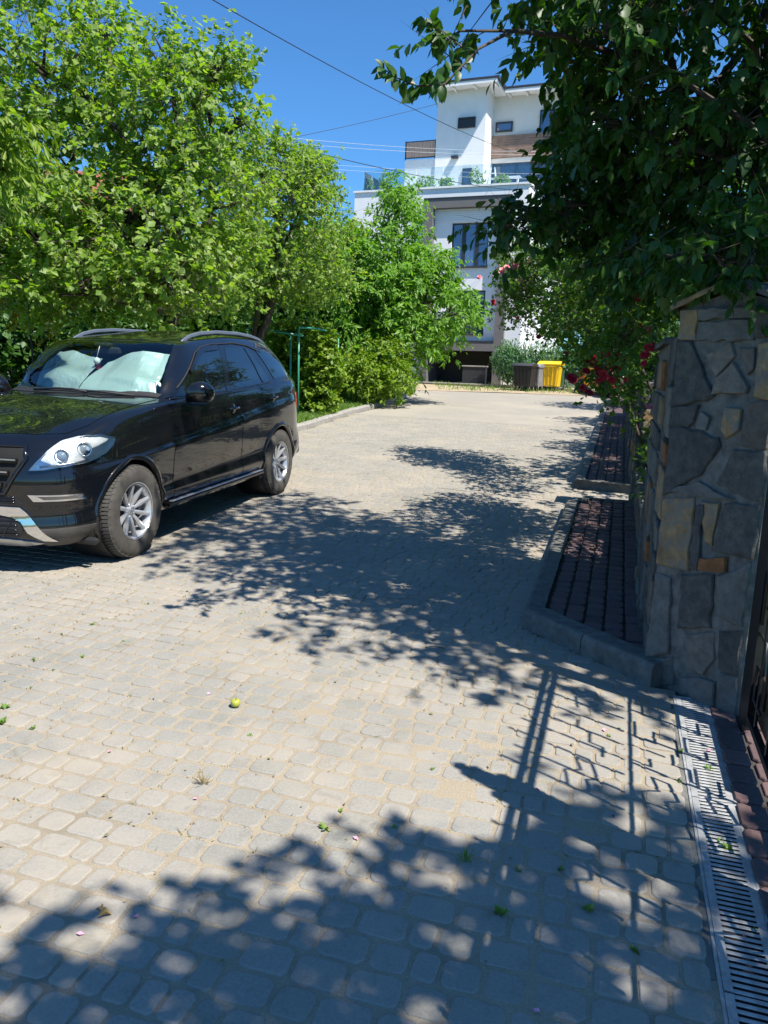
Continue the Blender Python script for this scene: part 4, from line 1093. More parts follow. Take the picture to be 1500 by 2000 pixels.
# greenery farther up behind the upper fence
up_t = [(1.9, 9.5, 3.2, 'tree'), (2.4, 14.5, 4.2, 'tree'), (0.5, 20.5, 3.0, 'tree'), (1.1, 6.5, 2.6, 'tree'), (2.6, 2.6, 1.7, 'tree'), (2.6, 27, 2.8, 'tree'), (0.5, 9.8, 0.9, 's'), (0.6, 12.8, 1.0, 's'), (0.6, 15.8, 1.0, 's')]
UL = ['leafy tree behind the first upper fence bay, hidden by the rose', 'round tree behind the middle upper fence bays', 'round tree behind the far upper fence bays, shading the lane near the bins', 'dense tree in the garden behind the low wall', 'dense tree in the garden just behind the gate pillar', 'tree at the far end of the upper fence', 'low shrub pressed against the first upper fence bay', 'low shrub pressed against the second upper fence bay', 'low shrub pressed against the third upper fence bay']
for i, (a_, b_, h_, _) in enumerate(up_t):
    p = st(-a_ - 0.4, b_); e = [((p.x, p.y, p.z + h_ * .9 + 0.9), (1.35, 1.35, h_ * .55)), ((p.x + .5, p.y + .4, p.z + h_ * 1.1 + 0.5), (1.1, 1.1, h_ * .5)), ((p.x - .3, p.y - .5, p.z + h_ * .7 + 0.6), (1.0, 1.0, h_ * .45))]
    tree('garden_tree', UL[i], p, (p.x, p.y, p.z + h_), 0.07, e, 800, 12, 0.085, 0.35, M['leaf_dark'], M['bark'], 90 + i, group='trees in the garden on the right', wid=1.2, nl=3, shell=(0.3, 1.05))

for i, (x_, y_, h_) in enumerate([(13.5, 21, 3.4), (17, 25.5, 4.0), (15.5, 31, 4.2), (21, 22, 4.0), (22, 33, 5.0), (12.5, 17, 3.0), (27, 27, 5.0)]):  # unseen trees added so the car doors reflect dark foliage
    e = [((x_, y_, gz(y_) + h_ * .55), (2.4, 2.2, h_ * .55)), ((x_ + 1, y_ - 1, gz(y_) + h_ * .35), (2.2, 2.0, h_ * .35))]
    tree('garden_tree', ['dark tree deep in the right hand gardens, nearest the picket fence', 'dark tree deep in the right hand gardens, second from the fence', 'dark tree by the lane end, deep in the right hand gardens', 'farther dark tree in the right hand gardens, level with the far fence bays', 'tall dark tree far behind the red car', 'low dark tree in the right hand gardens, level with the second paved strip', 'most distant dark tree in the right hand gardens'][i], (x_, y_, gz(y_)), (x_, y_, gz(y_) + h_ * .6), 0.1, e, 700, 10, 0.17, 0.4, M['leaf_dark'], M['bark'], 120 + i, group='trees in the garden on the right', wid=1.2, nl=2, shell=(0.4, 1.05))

# ================================================================== GREEN FRAMES, CABLES
def frame_thing(label, pts, thick=0.022):
    f = thing('clothes_frame', label, 'frame')
    for nm, pl in pts:
        MB().tube(pl, thick, 8).build(nm, M['green_paint'], f, recalc=False)
    return f
a1, a2, a3 = at(487, 640, 18.0), at(568, 650, 17.7), at(592, 656, 17.6)
frame_thing('green painted pipe frame left of the pair, its top bar running behind the car roof', [('post', [gnd(a2.x, 17.7), a2]), ('top_bar', [a1, a3]), ('post', [gnd(a1.x, 18.0), a1])])
c1, c2 = at(584, 640, 17.5), at(661, 652, 18.9)
frame_thing('green painted pipe frame right of the pair, nearer the kerb', [('post', [gnd(c1.x, 17.5), c1]), ('post', [gnd(c2.x, 18.9), c2]), ('top_bar', [c1, at(610, 641, 17.9), at(640, 647, 18.5), c2])])
def cable(label, p, q, r_, sag, mat):
    pts = [p.lerp(q, i / 24) - Vector((0, 0, sag * 4 * (i / 24) * (1 - i / 24))) for i in range(25)]
    o = MB().tube(pts, r_, 5).build('overhead_cable', mat, None, recalc=False)
    tag(o, label, 'cable', 'cables over the lane')
cable('thick dark cable sloping from the top edge of the sky down to the tower', at(330, -50, 16), at(1010, 300, 37), 0.011, 0.25, M['cable'])
cable('dark cable from the apple tree tops to the terrace edge', at(380, 232, 22), at(1010, 372, 35.5), 0.012, 0.25, M['cable'])
cable('thin dark cable rising to the right behind the tower', at(540, 275, 40), at(900, 190, 46), 0.012, 0.1, M['cable'])
cable('uppermost of the pale cables left of the building', at(500, 262, 30), at(1060, 296, 35), 0.007, 0.15, M['cable_pale'])
cable('second of the pale cables, just under the uppermost', at(490, 272, 30), at(1060, 302, 35), 0.007, 0.15, M['cable_pale'])
cable('third of the pale cables, above the lowest', at(500, 310, 30), at(1060, 340, 35), 0.006, 0.1, M['cable_pale'])
cable('lowest of the pale cables left of the building', at(500, 318, 30), at(1060, 350, 35), 0.006, 0.1, M['cable_pale'])

# ================================================================== WHITE HOUSE AT THE END OF THE LANE
house = thing('modern_house', 'white rendered modern house with grey framed window bay, terrace and tower at the lane end', 'house', (2.79, 37.0, 0.0), rad(-21))
def hb(name, a0, a1, k0, k1, z0, z1, mat, parent=None):
    return MB().box(((a0 + a1) / 2, (k0 + k1) / 2, (z0 + z1) / 2), (abs(a1 - a0), abs(k1 - k0), abs(z1 - z0))).build(name, mat, parent or house)
GH = 0.75
# main block: rendered walls leave openings for the bay and the garage
hb('wall', -5.02, -1.42, 0, 11, GH, 9.62, M['white_wall'])
hb('wall', -1.42, 2.62, 0.0, 11, 9.21, 9.62, M['white_wall'])
hb('wall', 2.62, 3.35, 0, 11, GH, 9.62, M['white_wall'])
hb('wall', -1.42, 2.62, 6.0, 11, GH, 9.21, M['white_wall'])
hb('roof_slab', -5.02, 3.35, 0.01, 11, 9.62, 9.69, M['white_wall'])
hb('coping', -5.08, 3.41, -0.06, 0.30, 9.69, 9.77, M['white_wall']); hb('coping', 3.05, 3.41, 0.30, 11, 9.69, 9.77, M['white_wall']); hb('coping', -5.08, -4.75, 0.30, 11, 9.69, 9.77, M['white_wall'])
# grey frame
fr_ = hb('bay_frame', -1.42, 2.62, -0.22, 0.35, 8.80, 9.205, M['grey_wall'])
hb('frame_jamb', -1.42, -0.99, -0.22, 0.35, GH, 8.80, M['grey_wall'], fr_); hb('frame_jamb', 2.19, 2.62, -0.22, 0.35, GH, 8.80, M['grey_wall'], fr_)
hb('frame_band', -0.99, 2.19, -0.22, 0.35, 2.46, 2.86, M['grey_wall'], fr_)
hb('drip_edge', -1.45, 2.65, -0.25, 0.1, 9.207, 9.25, M['anthracite'], fr_); hb('drip_edge', -0.99, 2.19, -0.24, 0.1, 2.862, 2.92, M['anthracite'], fr_)
# recessed white infill with two openings
k0, k1 = 0.10, 0.33
wins = [(-0.14, 1.60, 6.24, 8.18, 'w'), (-0.14, 1.58, 3.22, 5.20, 'w')]
hb('infill_wall', -0.99, -0.14, k0, k1, 2.93, 8.80, M['white_wall']); hb('infill_wall', 1.60, 2.19, k0, k1, 2.93, 8.80, M['white_wall'])
hb('infill_wall', -0.14, 1.60, k0, k1, 8.18, 8.80, M['white_wall']); hb('infill_wall', -0.14, 1.60, k0, k1, 5.20, 6.24, M['white_wall']); hb('infill_wall', -0.14, 1.60, k0, k1, 2.93, 3.22, M['white_wall'])
for i in range(6): hb('shutter_slat', -0.985, 2.185, k0 - 0.03, k0 - 0.004, 8.235 + i * 0.094, 8.235 + i * 0.094 + 0.082, M['white_wall'])
M['blue_pane'] = win_mat('blue_pane', (0.07, 0.13, 0.26))
for wi, (a0, a1, z0, z1, _) in enumerate(wins):
    kk = 0.20
    f = MB()
    for (x0, x1, y0, y1) in ((a0, a1, z1 - .055, z1), (a0, a1, z0, z0 + .055), (a0, a0 + .055, z0 + .055, z1 - .055), (a1 - .055, a1, z0 + .055, z1 - .055)):
        f.box(((x0 + x1) / 2, kk + .03, (y0 + y1) / 2), (x1 - x0, 0.07, y1 - y0))
    f = f.build('window', M['anthracite'], house)
    W_ = a1 - a0
    segs = [(0.035, 0.27), (0.37, 0.63), (0.73, 0.965)]
    for u0, u1 in segs: hb('pane', a0 + W_ * u0, a0 + W_ * u1, kk + .035, kk + .05, z0 + .055, z1 - .055, M['blue_pane'] if wi == 0 else M['house_glass'], f)
    for u0, u1 in ((0.27, 0.37), (0.63, 0.73)): hb('mullion', a0 + W_ * u0, a0 + W_ * u1, kk + .005, kk + .06, z0 + .055, z1 - .055, M['anthracite'], f)
    hb('sill', a0 - .03, a1 + .03, k0 - .12, k0 + .1, z0 - .045, z0 - .003, M['anthracite'], f)
# garage under the bay
gd = hb('garage_door', -0.98, 2.18, 1.6, 1.68, GH, 2.46, M['anthracite'])
for i in range(5): hb('door_panel', -0.95, 2.15, 1.565, 1.598, 0.92 + i * 0.30, 0.92 + i * 0.30 + 0.28, M['anthracite'], gd)
hb('garage_side', -1.0, -0.99, 0.3, 1.6, GH, 2.46, M['grey_wall']); hb('garage_ceiling', -0.99, 2.19, 0.352, 1.6, 2.47, 2.6, M['grey_wall'])
hb('downpipe', 3.42, 3.50, 2.2, 2.28, GH, 9.4, M['white_wall'])
# terrace balustrade
bal = hb('balustrade', -4.72, 3.2, 0.34, 0.38, 9.70, 9.76, M['galv'])
for i in range(6): hb('glass_panel', -4.72 + i * 1.33, -4.72 + i * 1.33 + 1.29, 0.352, 0.364, 9.761, 10.72, M['rail_glass'], bal)
for i in range(3): hb('glass_panel', -4.72, -4.708, 0.45 + i * 1.0, 0.45 + i * 1.0 + .96, 9.70, 10.72, M['rail_glass'], bal)
# tower and wing
hb('tower_wall', -2.22, 0.28, 3.5, 9.0, 9.69, 15.02, M['white_wall'])
M['white_wall2'] = plain('warm_white_render', (0.72, 0.70, 0.66), 0.85, var=0.03, scale=2, bumps=0.05)
hb('wing_wall', 0.28, 5.2, 5.0, 9.5, 13.15, 15.02, M['white_wall2']); hb('wing_wall', 0.28, 5.2, 8.2, 9.5, 9.69, 13.15, M['white_wall2'])
cl = hb('cladding', 0.285, 5.2, 4.86, 5.3, 12.1, 13.148, M['wood'])
for i in range(9): hb('board', 0.29, 5.2, 4.82, 4.858, 12.115 + i * 0.115, 12.115 + i * 0.115 + 0.105, M['wood'], cl)
hb('lintel', 0.285, 5.2, 4.9, 5.2, 11.92, 12.09, M['white_wall2'])
gl = hb('glazing', 0.30, 5.2, 5.25, 5.3, 9.69, 11.92, M['house_glass'])
for i in range(5): hb('glazing_bar', 0.30 + i * 1.15, 0.37 + i * 1.15, 5.18, 5.248, 9.69, 11.92, M['anthracite'], gl)
hb('glazing_bar', 0.3, 5.2, 5.19, 5.247, 11.80, 11.92, M['anthracite'], gl)
hb('block_wall', -3.86, -2.22, 3.6, 8.0, 9.69, 11.95, M['white_wall'])
sc_ = hb('screen', -3.86, -2.23, 3.66, 3.70, 12.06, 12.80, M['lattice'])
for x in (-3.86, -2.28): hb('screen_post', x - .02, x + .02, 3.62, 3.655, 11.95, 12.86, M['anthracite'], sc_)
for z in (12.04, 12.82): hb('screen_rail', -3.86, -2.25, 3.62, 3.655, z - .018, z + .018, M['anthracite'], sc_)
for i in range(11): hb('screen_slat', -3.80 + i * 0.142, -3.80 + i * 0.142 + 0.125, 3.625, 3.655, 12.075, 12.785, M['lattice'], sc_)
def win(a0, a1, k, z0, z1, glass='house_glass', ns=1):
    f = MB(); t = .07
    for (x0, x1, y0, y1) in ((a0, a1, z1 - t, z1), (a0, a1, z0, z0 + t), (a0, a0 + t, z0 + t, z1 - t), (a1 - t, a1, z0 + t, z1 - t)):
        f.box(((x0 + x1) / 2, k, (y0 + y1) / 2), (x1 - x0, 0.10, y1 - y0))
    f = f.build('window', M['anthracite'], house)
    w_ = (a1 - a0 - 2 * t) / ns
    for i in range(ns):
        hb('pane', a0 + t + i * w_ + (.03 if i else 0), a0 + t + (i + 1) * w_, k - .01, k + .005, z0 + t, z1 - t, M[glass], f)
        if i: hb('mullion', a0 + t + i * w_ - .03, a0 + t + i * w_ + .03, k - .04, k + .01, z0 + t, z1 - t, M['anthracite'], f)
win(-1.10, -0.22, 3.46, 13.22, 13.70, 'anthracite'); win(0.42, 1.28, 4.96, 13.34, 13.80, 'blue_pane'); win(2.62, 3.70, 4.96, 13.0, 14.2, 'blue_pane', 2); win(-0.75, -0.27, 3.46, 9.9, 11.35, 'house_glass')
hb('column', 3.9, 4.2, 4.6, 4.95, 9.69, 14.9, M['grey_wall'])
lmp = MB().box((-1.17, 3.40, 11.9), (0.34, 0.19, 0.12), bev=0.01).build('wall_lamp', M['anthracite'], house)
# roof: white boarded soffit, dark metal fascia, rafter ends
def roof(a0, a1, k0, k1, z, nm='roof'):
    r_ = hb(nm, a0, a1, k0, k1, z, z + 0.10, M['roof_dark'])
    hb('fascia', a0 + .02, a1 - .02, k0 + .02, k0 + .06, z - 0.17, z - .002, M['white_wall'], r_)
    hb('soffit', a0 + .02, a1 - .02, k0 + .062, k1, z - .10, z - .003, M['white_wall'], r_)
    n = int((a1 - a0) / 0.9)
    for i in range(n + 1):
        x = a0 + 0.15 + (a1 - a0 - .3) * i / max(1, n)
        hb('rafter', x - .05, x + .05, k0 + .15, k0 + .8, z - .20, z - .102, M['white_wall'], r_)
    return r_
ra = roof(-2.45, 0.95, 2.72, 9.6, 15.10); hb('fascia', 0.89, 0.93, 2.79, 4.2, 14.93, 15.098, M['white_wall'], ra)
roof(0.952, 5.6, 4.22, 9.9, 15.08)
hb('roof_edge', 0.90, 1.02, 2.74, 4.3, 15.08, 15.22, M['roof_dark'], ra)
ch = hb('chimney', -1.75, -1.2, 4.4, 5.0, 15.2, 15.5, M['anthracite']); hb('chimney_cap', -1.82, -1.13, 4.33, 5.07, 15.5, 15.57, M['anthracite'], ch)
def house_pt(a, k, z):
    c, s = math.cos(rad(21)), math.sin(rad(21))
    return Vector((2.79 + a * c + k * s, 37.0 - a * s + k * c, z))
PLB = ['small conical shrub in a pot at the left corner of the terrace', 'round shrub on the terrace behind the glass, second from the left', 'low wide planter shrub in front of the left white block', 'bushy shrub beside the low wide planter on the terrace', 'little shrub on the terrace in front of the tower', 'taller shrub on the terrace beside the narrow tower window', 'low shrub at the right end of the terrace glass']
for i, (a_, k_, rx, h_) in enumerate([(-4.15, 0.9, .16, .55), (-3.4, 1.0, .32, .95), (-1.9, 1.4, .45, .35), (-1.35, 1.2, .42, .62), (-0.35, 1.2, .26, .55), (1.15, 1.3, .36, .85), (2.35, 1.0, .34, .40)]):
    p = house_pt(a_ - .5, k_, 9.70)
    t = thing('potted_shrub', PLB[i], 'plant', p, group='shrubs in pots on the terrace')
    MB().lathe([(0.0, 0), (0.13, 0), (0.17, 0.22), (0.15, 0.22), (0.14, 0.19), (0.0, 0.19)], 12).build('pot', M['white_wall'] if i in (2, 3) else M['grey_wall'], t)
    MB().tube([(0, 0, .15), (0, 0, .2 + h_ * .6)], 0.015, 5).build('stem', M['bark'], t)
    r = np.random.default_rng(200 + i)
    frp = leaf_frames([((0, 0, .2 + h_ / 2), (rx, rx, h_ / 2))], 70, 9, .12, r, up=.5)
    crown('foliage', frp, 0.09, M['leaf_apple'], t, r)
ld = thing('a_frame_ladder', 'white folding step ladder and drying rack standing on the terrace behind the glass', 'ladder', house_pt(0.95, 2.6, 9.69), rad(-21))
for y in (0, 0.5):
    for s in (-1, 1): MB().bar((s * .36, y * 0.6, 0), (s * .08, .15, 1.45), 0.05).build('leg', M['white_wall'], ld)
for z in (.3, .6, .9, 1.15): MB().bar((-.36 + z * .19, 0, z), (.36 - z * .19, 0, z), 0.045).build('rung', M['white_wall'], ld)
rk = thing('drying_rack', 'white drying rack on the terrace right of the step ladder', 'drying rack', house_pt(1.75, 2.7, 9.69), rad(-21))
for s in (-.45, .45):
    MB().bar((s, -.2, 0), (s, .2, 0.95), 0.035).build('leg', M['white_wall'], rk); MB().bar((s, .2, 0), (s, -.2, 0.95), 0.035).build('leg', M['white_wall'], rk)
for y in (-.18, 0, .18): MB().bar((-.6, y, .95), (.6, y, .95), 0.03).build('rail', M['white_wall'], rk)
# low walls by the garage ramp
def lowwall(label, a0, a1, k0, k1, z0, z1, cm, cap):
    t = thing('ramp_wall', label, 'wall', house_pt((a0 + a1) / 2, (k0 + k1) / 2, 0), rad(-21))
    w_, d_ = a1 - a0, k1 - k0
    MB().box((0, 0, (z0 + z1) / 2), (w_, d_, z1 - z0)).build('body', M[cm], t)
    MB().box((0, 0, z1 + .035), (w_ + .08, d_ + .08, .06), bev=.01).build('cap', M[cap], t)
    return t
lowwall('dark low wall with a tan cap right of the garage ramp', 1.15, 2.2, -1.5, -1.2, GH, 1.72, 'anthracite', 'kerb_light')
lowwall('grey low wall with posts left of the garage ramp', -2.6, -1.35, -1.5, -1.2, GH, 1.68, 'grey_wall', 'anthracite')
lowwall('long white ledge in front of the garage ramp', -1.9, 5.6, -1.9, -1.65, .6, .93, 'kerb_light', 'kerb_light')
# neighbouring houses glimpsed between the trees
def simple_house(label, x, y, wd, dp, h, rz, wall, roofm):
    t = thing('garden_house', label, 'house', (x, y, gz(y)), rz)
    MB().box((0, 0, h / 2), (wd, dp, h)).build('wall', wall, t)
    o_ = .4
    V = [(-wd / 2 - o_, -dp / 2 - o_, h), (wd / 2 + o_, -dp / 2 - o_, h), (wd / 2 + o_, dp / 2 + o_, h), (-wd / 2 - o_, dp / 2 + o_, h), (-wd / 2 - o_, 0, h + dp * .35), (wd / 2 + o_, 0, h + dp * .35)]
    pydata('roof', V, [(0, 1, 5, 4), (2, 3, 4, 5), (0, 4, 3), (1, 2, 5), (3, 2, 1, 0)], roofm, t)
    for i in range(3):
        f = MB().box((-wd / 2 + wd * (i + .5) / 3, -dp / 2 - .02, h * .5), (1.2, .08, 1.3)).build('window', M['white_wall'], t)
        MB().box((-wd / 2 + wd * (i + .5) / 3, -dp / 2 - .065, h * .5), (1.0, .03, 1.1)).build('pane', M['house_glass'], f)
M['pinkwall'] = plain('pink_beige_render', (0.5, 0.38, 0.33), .85, var=.06); M['tile_red'] = plain('red_roof_tile', (.28, .09, .06), .8, var=.25, scale=6)
simple_house('pinkish house with a red roof glimpsed through the trees at the far left', -15.5, 34, 9, 7, 6.0, rad(10), M['pinkwall'], M['tile_red'])
simple_house('white low house glimpsed through the leaves behind the smaller apple tree', -5.5, 40, 8, 7, 4.6, rad(-8), M['white_wall'], M['kerb_light'])
# feathery hedge
r = np.random.default_rng(61)
hd = thing('feathery_hedge', 'long soft blue green feathery hedge behind the bins, in front of the sunlit white wall', 'hedge')
e = []
for i, (px, top) in enumerate([(985, 692), (995, 684), (1005, 694), (1030, 688), (1055, 692), (1080, 684), (1105, 690), (1130, 690), (1160, 692), (1190, 696), (1220, 700), (1250, 700)]):
    Y = 34.2 - i * .05
    tp = at(px, top, Y); b_ = gnd(tp.x, Y)
    e.append(((tp.x, Y, (tp.z + b_.z) / 2), (.55, .5, (tp.z - b_.z) / 2)))
frh = leaf_frames(e, 2600, 9, .5, r, droop=0.0, up=1.2, vert=0.75, spread=.25, shell=(.3, 1.0))
crown('foliage', frh, 0.14, M['leaf_plume'], hd, r, T_FAR, .42)
for q in e: MB().tube([(q[0][0], q[0][1], q[0][2] - q[1][2] - .1), (q[0][0], q[0][1], q[0][2])], .02, 5).build('stem', M['bark'], hd, recalc=False)

# ================================================================== BINS
M['bin_black'] = plain('black_bin_plastic', (.018, .02, .023), .45, var=.2, scale=6); M['bin_grey'] = plain('grey_bin_plastic', (.20, .205, .21), .55, var=.3, scale=5)  # the grey puts the sunlit side of the black plastic into colour
M['bin_yellow'] = plain('yellow_bin_plastic', (.78, .52, .02), .4, var=.06, scale=6); M['bin_green'] = plain('green_bin_plastic', (.05, .14, .08), .5, var=.15)
M['rubber'] = plain('rubber', (.02, .02, .02), .8, var=.2)
def container(label, x, y, rz, L_, W_, H_, body, lid, lip=.07, grp='rubbish containers at the lane end'):
    t = thing('rubbish_bin', label, 'bin', gnd(x, y), rz, group=grp)
    z0 = .2
    b = MB(); tp = .86
    V = [(sx * L_ / 2 * f, sy * W_ / 2 * f, z) for f, z in ((tp, z0), (1, H_ * .86)) for sx, sy in ((-1, -1), (1, -1), (1, 1), (-1, 1))]
    b.add(V, [(3, 2, 1, 0), (4, 5, 6, 7)] + [(i, (i + 1) % 4, 4 + (i + 1) % 4, 4 + i) for i in range(4)])
    for i in range(5):      # moulded ribs
        x_ = -L_ / 2 * .8 + L_ * .8 * i / 4
        b.bar((x_ * tp, -W_ / 2 * tp - .012, z0 + .05), (x_, -W_ / 2 - .012, H_ * .8), .035, .03)
    b.box((0, 0, H_ * .87), (L_ + .06, W_ + .06, .05), bev=.01)
    b.build('body', body, t)
    ld_ = MB()
    n = 7; V = []
    for i in range(n):
        u = i / (n - 1); yy = (-.5 - .02 + u * 1.04) * (W_ + lip); zz = H_ * .9 + math.sin(u * math.pi) * H_ * .10
        V += [(-(L_ + lip) / 2, yy, zz), ((L_ + lip) / 2, yy, zz), (-(L_ + lip) / 2, yy, H_ * .885), ((L_ + lip) / 2, yy, H_ * .885)]
    F = []
    for i in range(n - 1):
        k = 4 * i; F += [(k, k + 1, k + 5, k + 4), (k, k + 4, k + 6, k + 2), (k + 1, k + 3, k + 7, k + 5)]
    F += [(0, 2, 3, 1), (4 * n - 4, 4 * n - 3, 4 * n - 1, 4 * n - 2)]
    ld_.add(V, F).build('lid', lid, t)
    MB().bar((-L_ * .3, -W_ / 2 - .07, H_ * .82), (L_ * .3, -W_ / 2 - .07, H_ * .82), .03).build('handle', lid, t)
    for sx in (-1, 1):
        for sy in (-1, 1):
            m = Matrix.Translation((sx * L_ * .36, sy * W_ * .33, .1)) @ Matrix.Rotation(rad(90), 4, 'Y')
            wh = MB().lathe([(0, -.025), (.1, -.025), (.1, .025), (0, .025)], 14, m, False).build('wheel', M['rubber'], t)
            MB().box((sx * L_ * .36, sy * W_ * .33, .17), (.07, .05, .1)).build('bracket', M['galv'], wh)
    return t
container('black and grey wheeled rubbish container, nearest of the group of bins', 5.66, 32.4, rad(-30), .80, .72, 1.15, M['bin_black'], M['bin_black'])
container('grey rubbish container with a worn pale side, between the black and yellow ones', 6.25, 32.9, rad(-30), .42, .72, 1.12, M['bin_grey'], M['bin_grey'])  # grey box added to stand for the lit end of the black container
container('bright yellow wheeled rubbish container with a domed yellow lid', 6.90, 33.3, rad(-25), .9, .82, 1.25, M['bin_yellow'], M['bin_yellow'])
container('green bin half hidden behind the yellow container', 7.35, 33.7, rad(-20), .5, .7, 1.1, M['bin_green'], M['bin_green'])

# ================================================================== RED CAR BEHIND THE ROSES
M['redpaint'] = plain('red_car_paint', (.42, .02, .03), .25, var=.05, coat=.8)
rc = thing('parked_car', 'red car parked at the lane end, glimpsed under the hanging dark red roses', 'car', gnd(8.95, 31.2), rad(97))
prof = [(-2.0, .35), (-2.05, .75), (-1.9, .95), (-1.3, 1.0), (-.9, 1.38), (.3, 1.45), (.95, 1.02), (1.75, .9), (2.0, .7), (2.02, .35)]
V = []; F = []; n = len(prof)
for sy, f in ((-1, .82), (-1, .86), (1, .86), (1, .82)):
    for x_, z_ in prof: V.append((x_ * (1 if f > .83 else .99), sy * (f if z_ < 1.0 else f - .16), z_))
for k in range(3):
    for i in range(n - 1): F.append((k * n + i, k * n + i + 1, (k + 1) * n + i + 1, (k + 1) * n + i))
F += [tuple(range(n)), tuple(3 * n + i for i in range(n - 1, -1, -1)), (0, n, 2 * n, 3 * n), (n - 1, 4 * n - 1, 3 * n - 1, 2 * n - 1)]
MB().add(V, F).build('body', M['redpaint'], rc)
for sy in (-1, 1): MB().add([(-1.2, sy * .76, 1.02), (.8, sy * .77, 1.02), (.25, sy * .71, 1.38), (-.85, sy * .71, 1.36)], [(0, 1, 2, 3)]).build('window', M['house_glass'], rc)
for sx in (-1.25, 1.3):
    for sy in (-.78, .78):
        m = Matrix.Translation((sx, sy, .31)) @ Matrix.Rotation(rad(90), 4, 'X')
        wh = MB().lathe([(.0, -.1), (.24, -.1), (.31, -.08), (.31, .08), (.24, .1), (0, .1)], 20, m).build('wheel', M['rubber'], rc)
        MB().lathe([(0, -.11), (.2, -.11), (.2, .11), (0, .11)], 16, m).build('rim', M['galv'], wh)

# ================================================================== GRASS, WEEDS, THINGS LYING ON THE PAVING
def blades(name, pts, h, mat, parent=None, kind='stuff', wid=0.006, lean=.35, seed=4):
    r = np.random.default_rng(seed); n = len(pts); P = np.array(pts)
    H_ = h * r.uniform(.4, 1.2, n); an = r.uniform(0, 6.28, n)
    a = np.stack([np.cos(an), np.sin(an), 0 * an], 1); ln = np.stack([r.normal(size=n) * lean, r.normal(size=n) * lean, np.ones(n)], 1) * H_[:, None]
    V = np.stack([P - a * wid, P + a * wid, P + ln * .55 + a * wid * .7, P + ln * np.array([1.25, 1.25, .95])], 1).reshape(-1, 3)
    k = np.arange(n)[:, None] * 4
    F = np.concatenate([k + np.array([[0, 1, 2]]), k + np.array([[0, 2, 3]])])
    return npmesh(name, V, F, mat, parent, kind=kind)
rg = random.Random(44)
pts = []
for _ in range(26000):
    y = rg.uniform(13, 30); x = lkx(y) - .16 - abs(rg.gauss(0, .9)); pts.append((x, y, gz(y) + .06))
for _ in range(16000):
    y = rg.uniform(9, 24); x = lkx(y) - rg.uniform(.3, 9); pts.append((x, y, gz(y) + .05))
tag(blades('grass', pts, .13, M['grass'], wid=.009), kind='stuff')
pts = [(x := rg.uniform(2, 16), y := rg.uniform(31, 35.8), gz(y) + .03) for _ in range(2500)]
blades('dry_grass', pts, .16, M['grass'], wid=.012)
# weeds growing in the joints
LW = ['weed tuft growing from a joint in the paving, one of those too alike to tell apart']
weeds = [(180, 1222, .05), (65, 1292, .04), (10, 1385, .05), (160, 1285, .045), (5, 1415, .06), (65, 1425, .045), (60, 1345, .03), (240, 1255, .04), (635, 1622, .05), (770, 1620, .035), (665, 1588, .03), (845, 1505, .03), (1010, 1705, .04),
         (742, 1236, .04), (720, 1258, .03), (488, 1440, .035), (975, 1790, .06), (1150, 1782, .05), (1240, 1860, .04), (1095, 1700, .03), (338, 1270, .03), (250, 1550, .03), (105, 1310, .03), (1385, 1505, .05), (1420, 1660, .06), (1405, 1645, .045), (1190, 1440, .03), (1210, 1425, .03),
         (960, 1330, .03), (1330, 1470, .05), (1328, 1530, .04), (1475, 1820, .035), (850, 1180, .03), (470, 1200, .03), (120, 1240, .03), (30, 1230, .03), (400, 1160, .03), (540, 1280, .03), (290, 1180, .03), (560, 1140, .03)]
WSEEN = set(); LMK = [(460, 1376, 'the fallen apple'), (400, 1530, 'the dry straw tuft'), (205, 1785, 'the curled leaf'), (260, 1090, 'the SUV front wheel'), (908, 1685, 'the pale grass tuft'), (0, 1400, 'the left picture edge'), (848, 1263, 'the pale twig'), (1180, 1440, 'the scroll shadows'), (1330, 1400, 'the near pillar corner'), (1440, 1800, 'the drain grate end'), (100, 1250, 'the sunlit corner by the SUV shadow'), (640, 1630, 'the tip of the leaf shadow'), (600, 1240, 'the middle tree shadow')]
def ground_at(px, py, z=0.0):
    d = _fw + _r * ((px - 750) / 1500) - _u * ((py - 1000) / 1500)
    t = (z - EYE) / d.z
    p = Vector((0, 0, EYE)) + d * t
    if p.y > 6:
        t = (EYE + .18 - z) / (.03 * d.y - d.z); p = Vector((0, 0, EYE)) + d * t
    return p
def weed_mesh(seed, h, narrow=False):
    rr = random.Random(seed); V = []; F = []
    n = 14 if not narrow else 26
    for i in range(n):
        a = rr.uniform(0, 6.28); l = rr.uniform(.5, 1.1); e = rr.uniform(.2, 1.2) if not narrow else rr.uniform(.6, 1.45)
        d = Vector((math.cos(a) * math.cos(e), math.sin(a) * math.cos(e), math.sin(e))) * l; s_ = Vector((-math.sin(a), math.cos(a), 0)) * (.20 if not narrow else .03) * rr.uniform(.6, 1.2)
        k = len(V); m = d * .6 + Vector((0, 0, .06)); V += [(0, 0, 0), tuple(m + s_), tuple(d), tuple(m - s_)]; F += [(k, k + 1, k + 2), (k, k + 2, k + 3)]
    me = bpy.data.meshes.new('weed'); me.from_pydata(V, [], F); me.materials.append(M['grass']); me.update(); return me
WM = [weed_mesh(i, 1) for i in range(6)]
spot = {0: 'bigger green weed in the sunlit joints left of the middle, nearest the car shadow', 8: 'green weed at the upper edge of the bottom leaf shadow', 16: 'dark green weed in the bottom shade left of the drain', 23: 'bright green weed growing up through the far drain grate', 24: 'bright green weed growing up through the middle of the drain grate'}
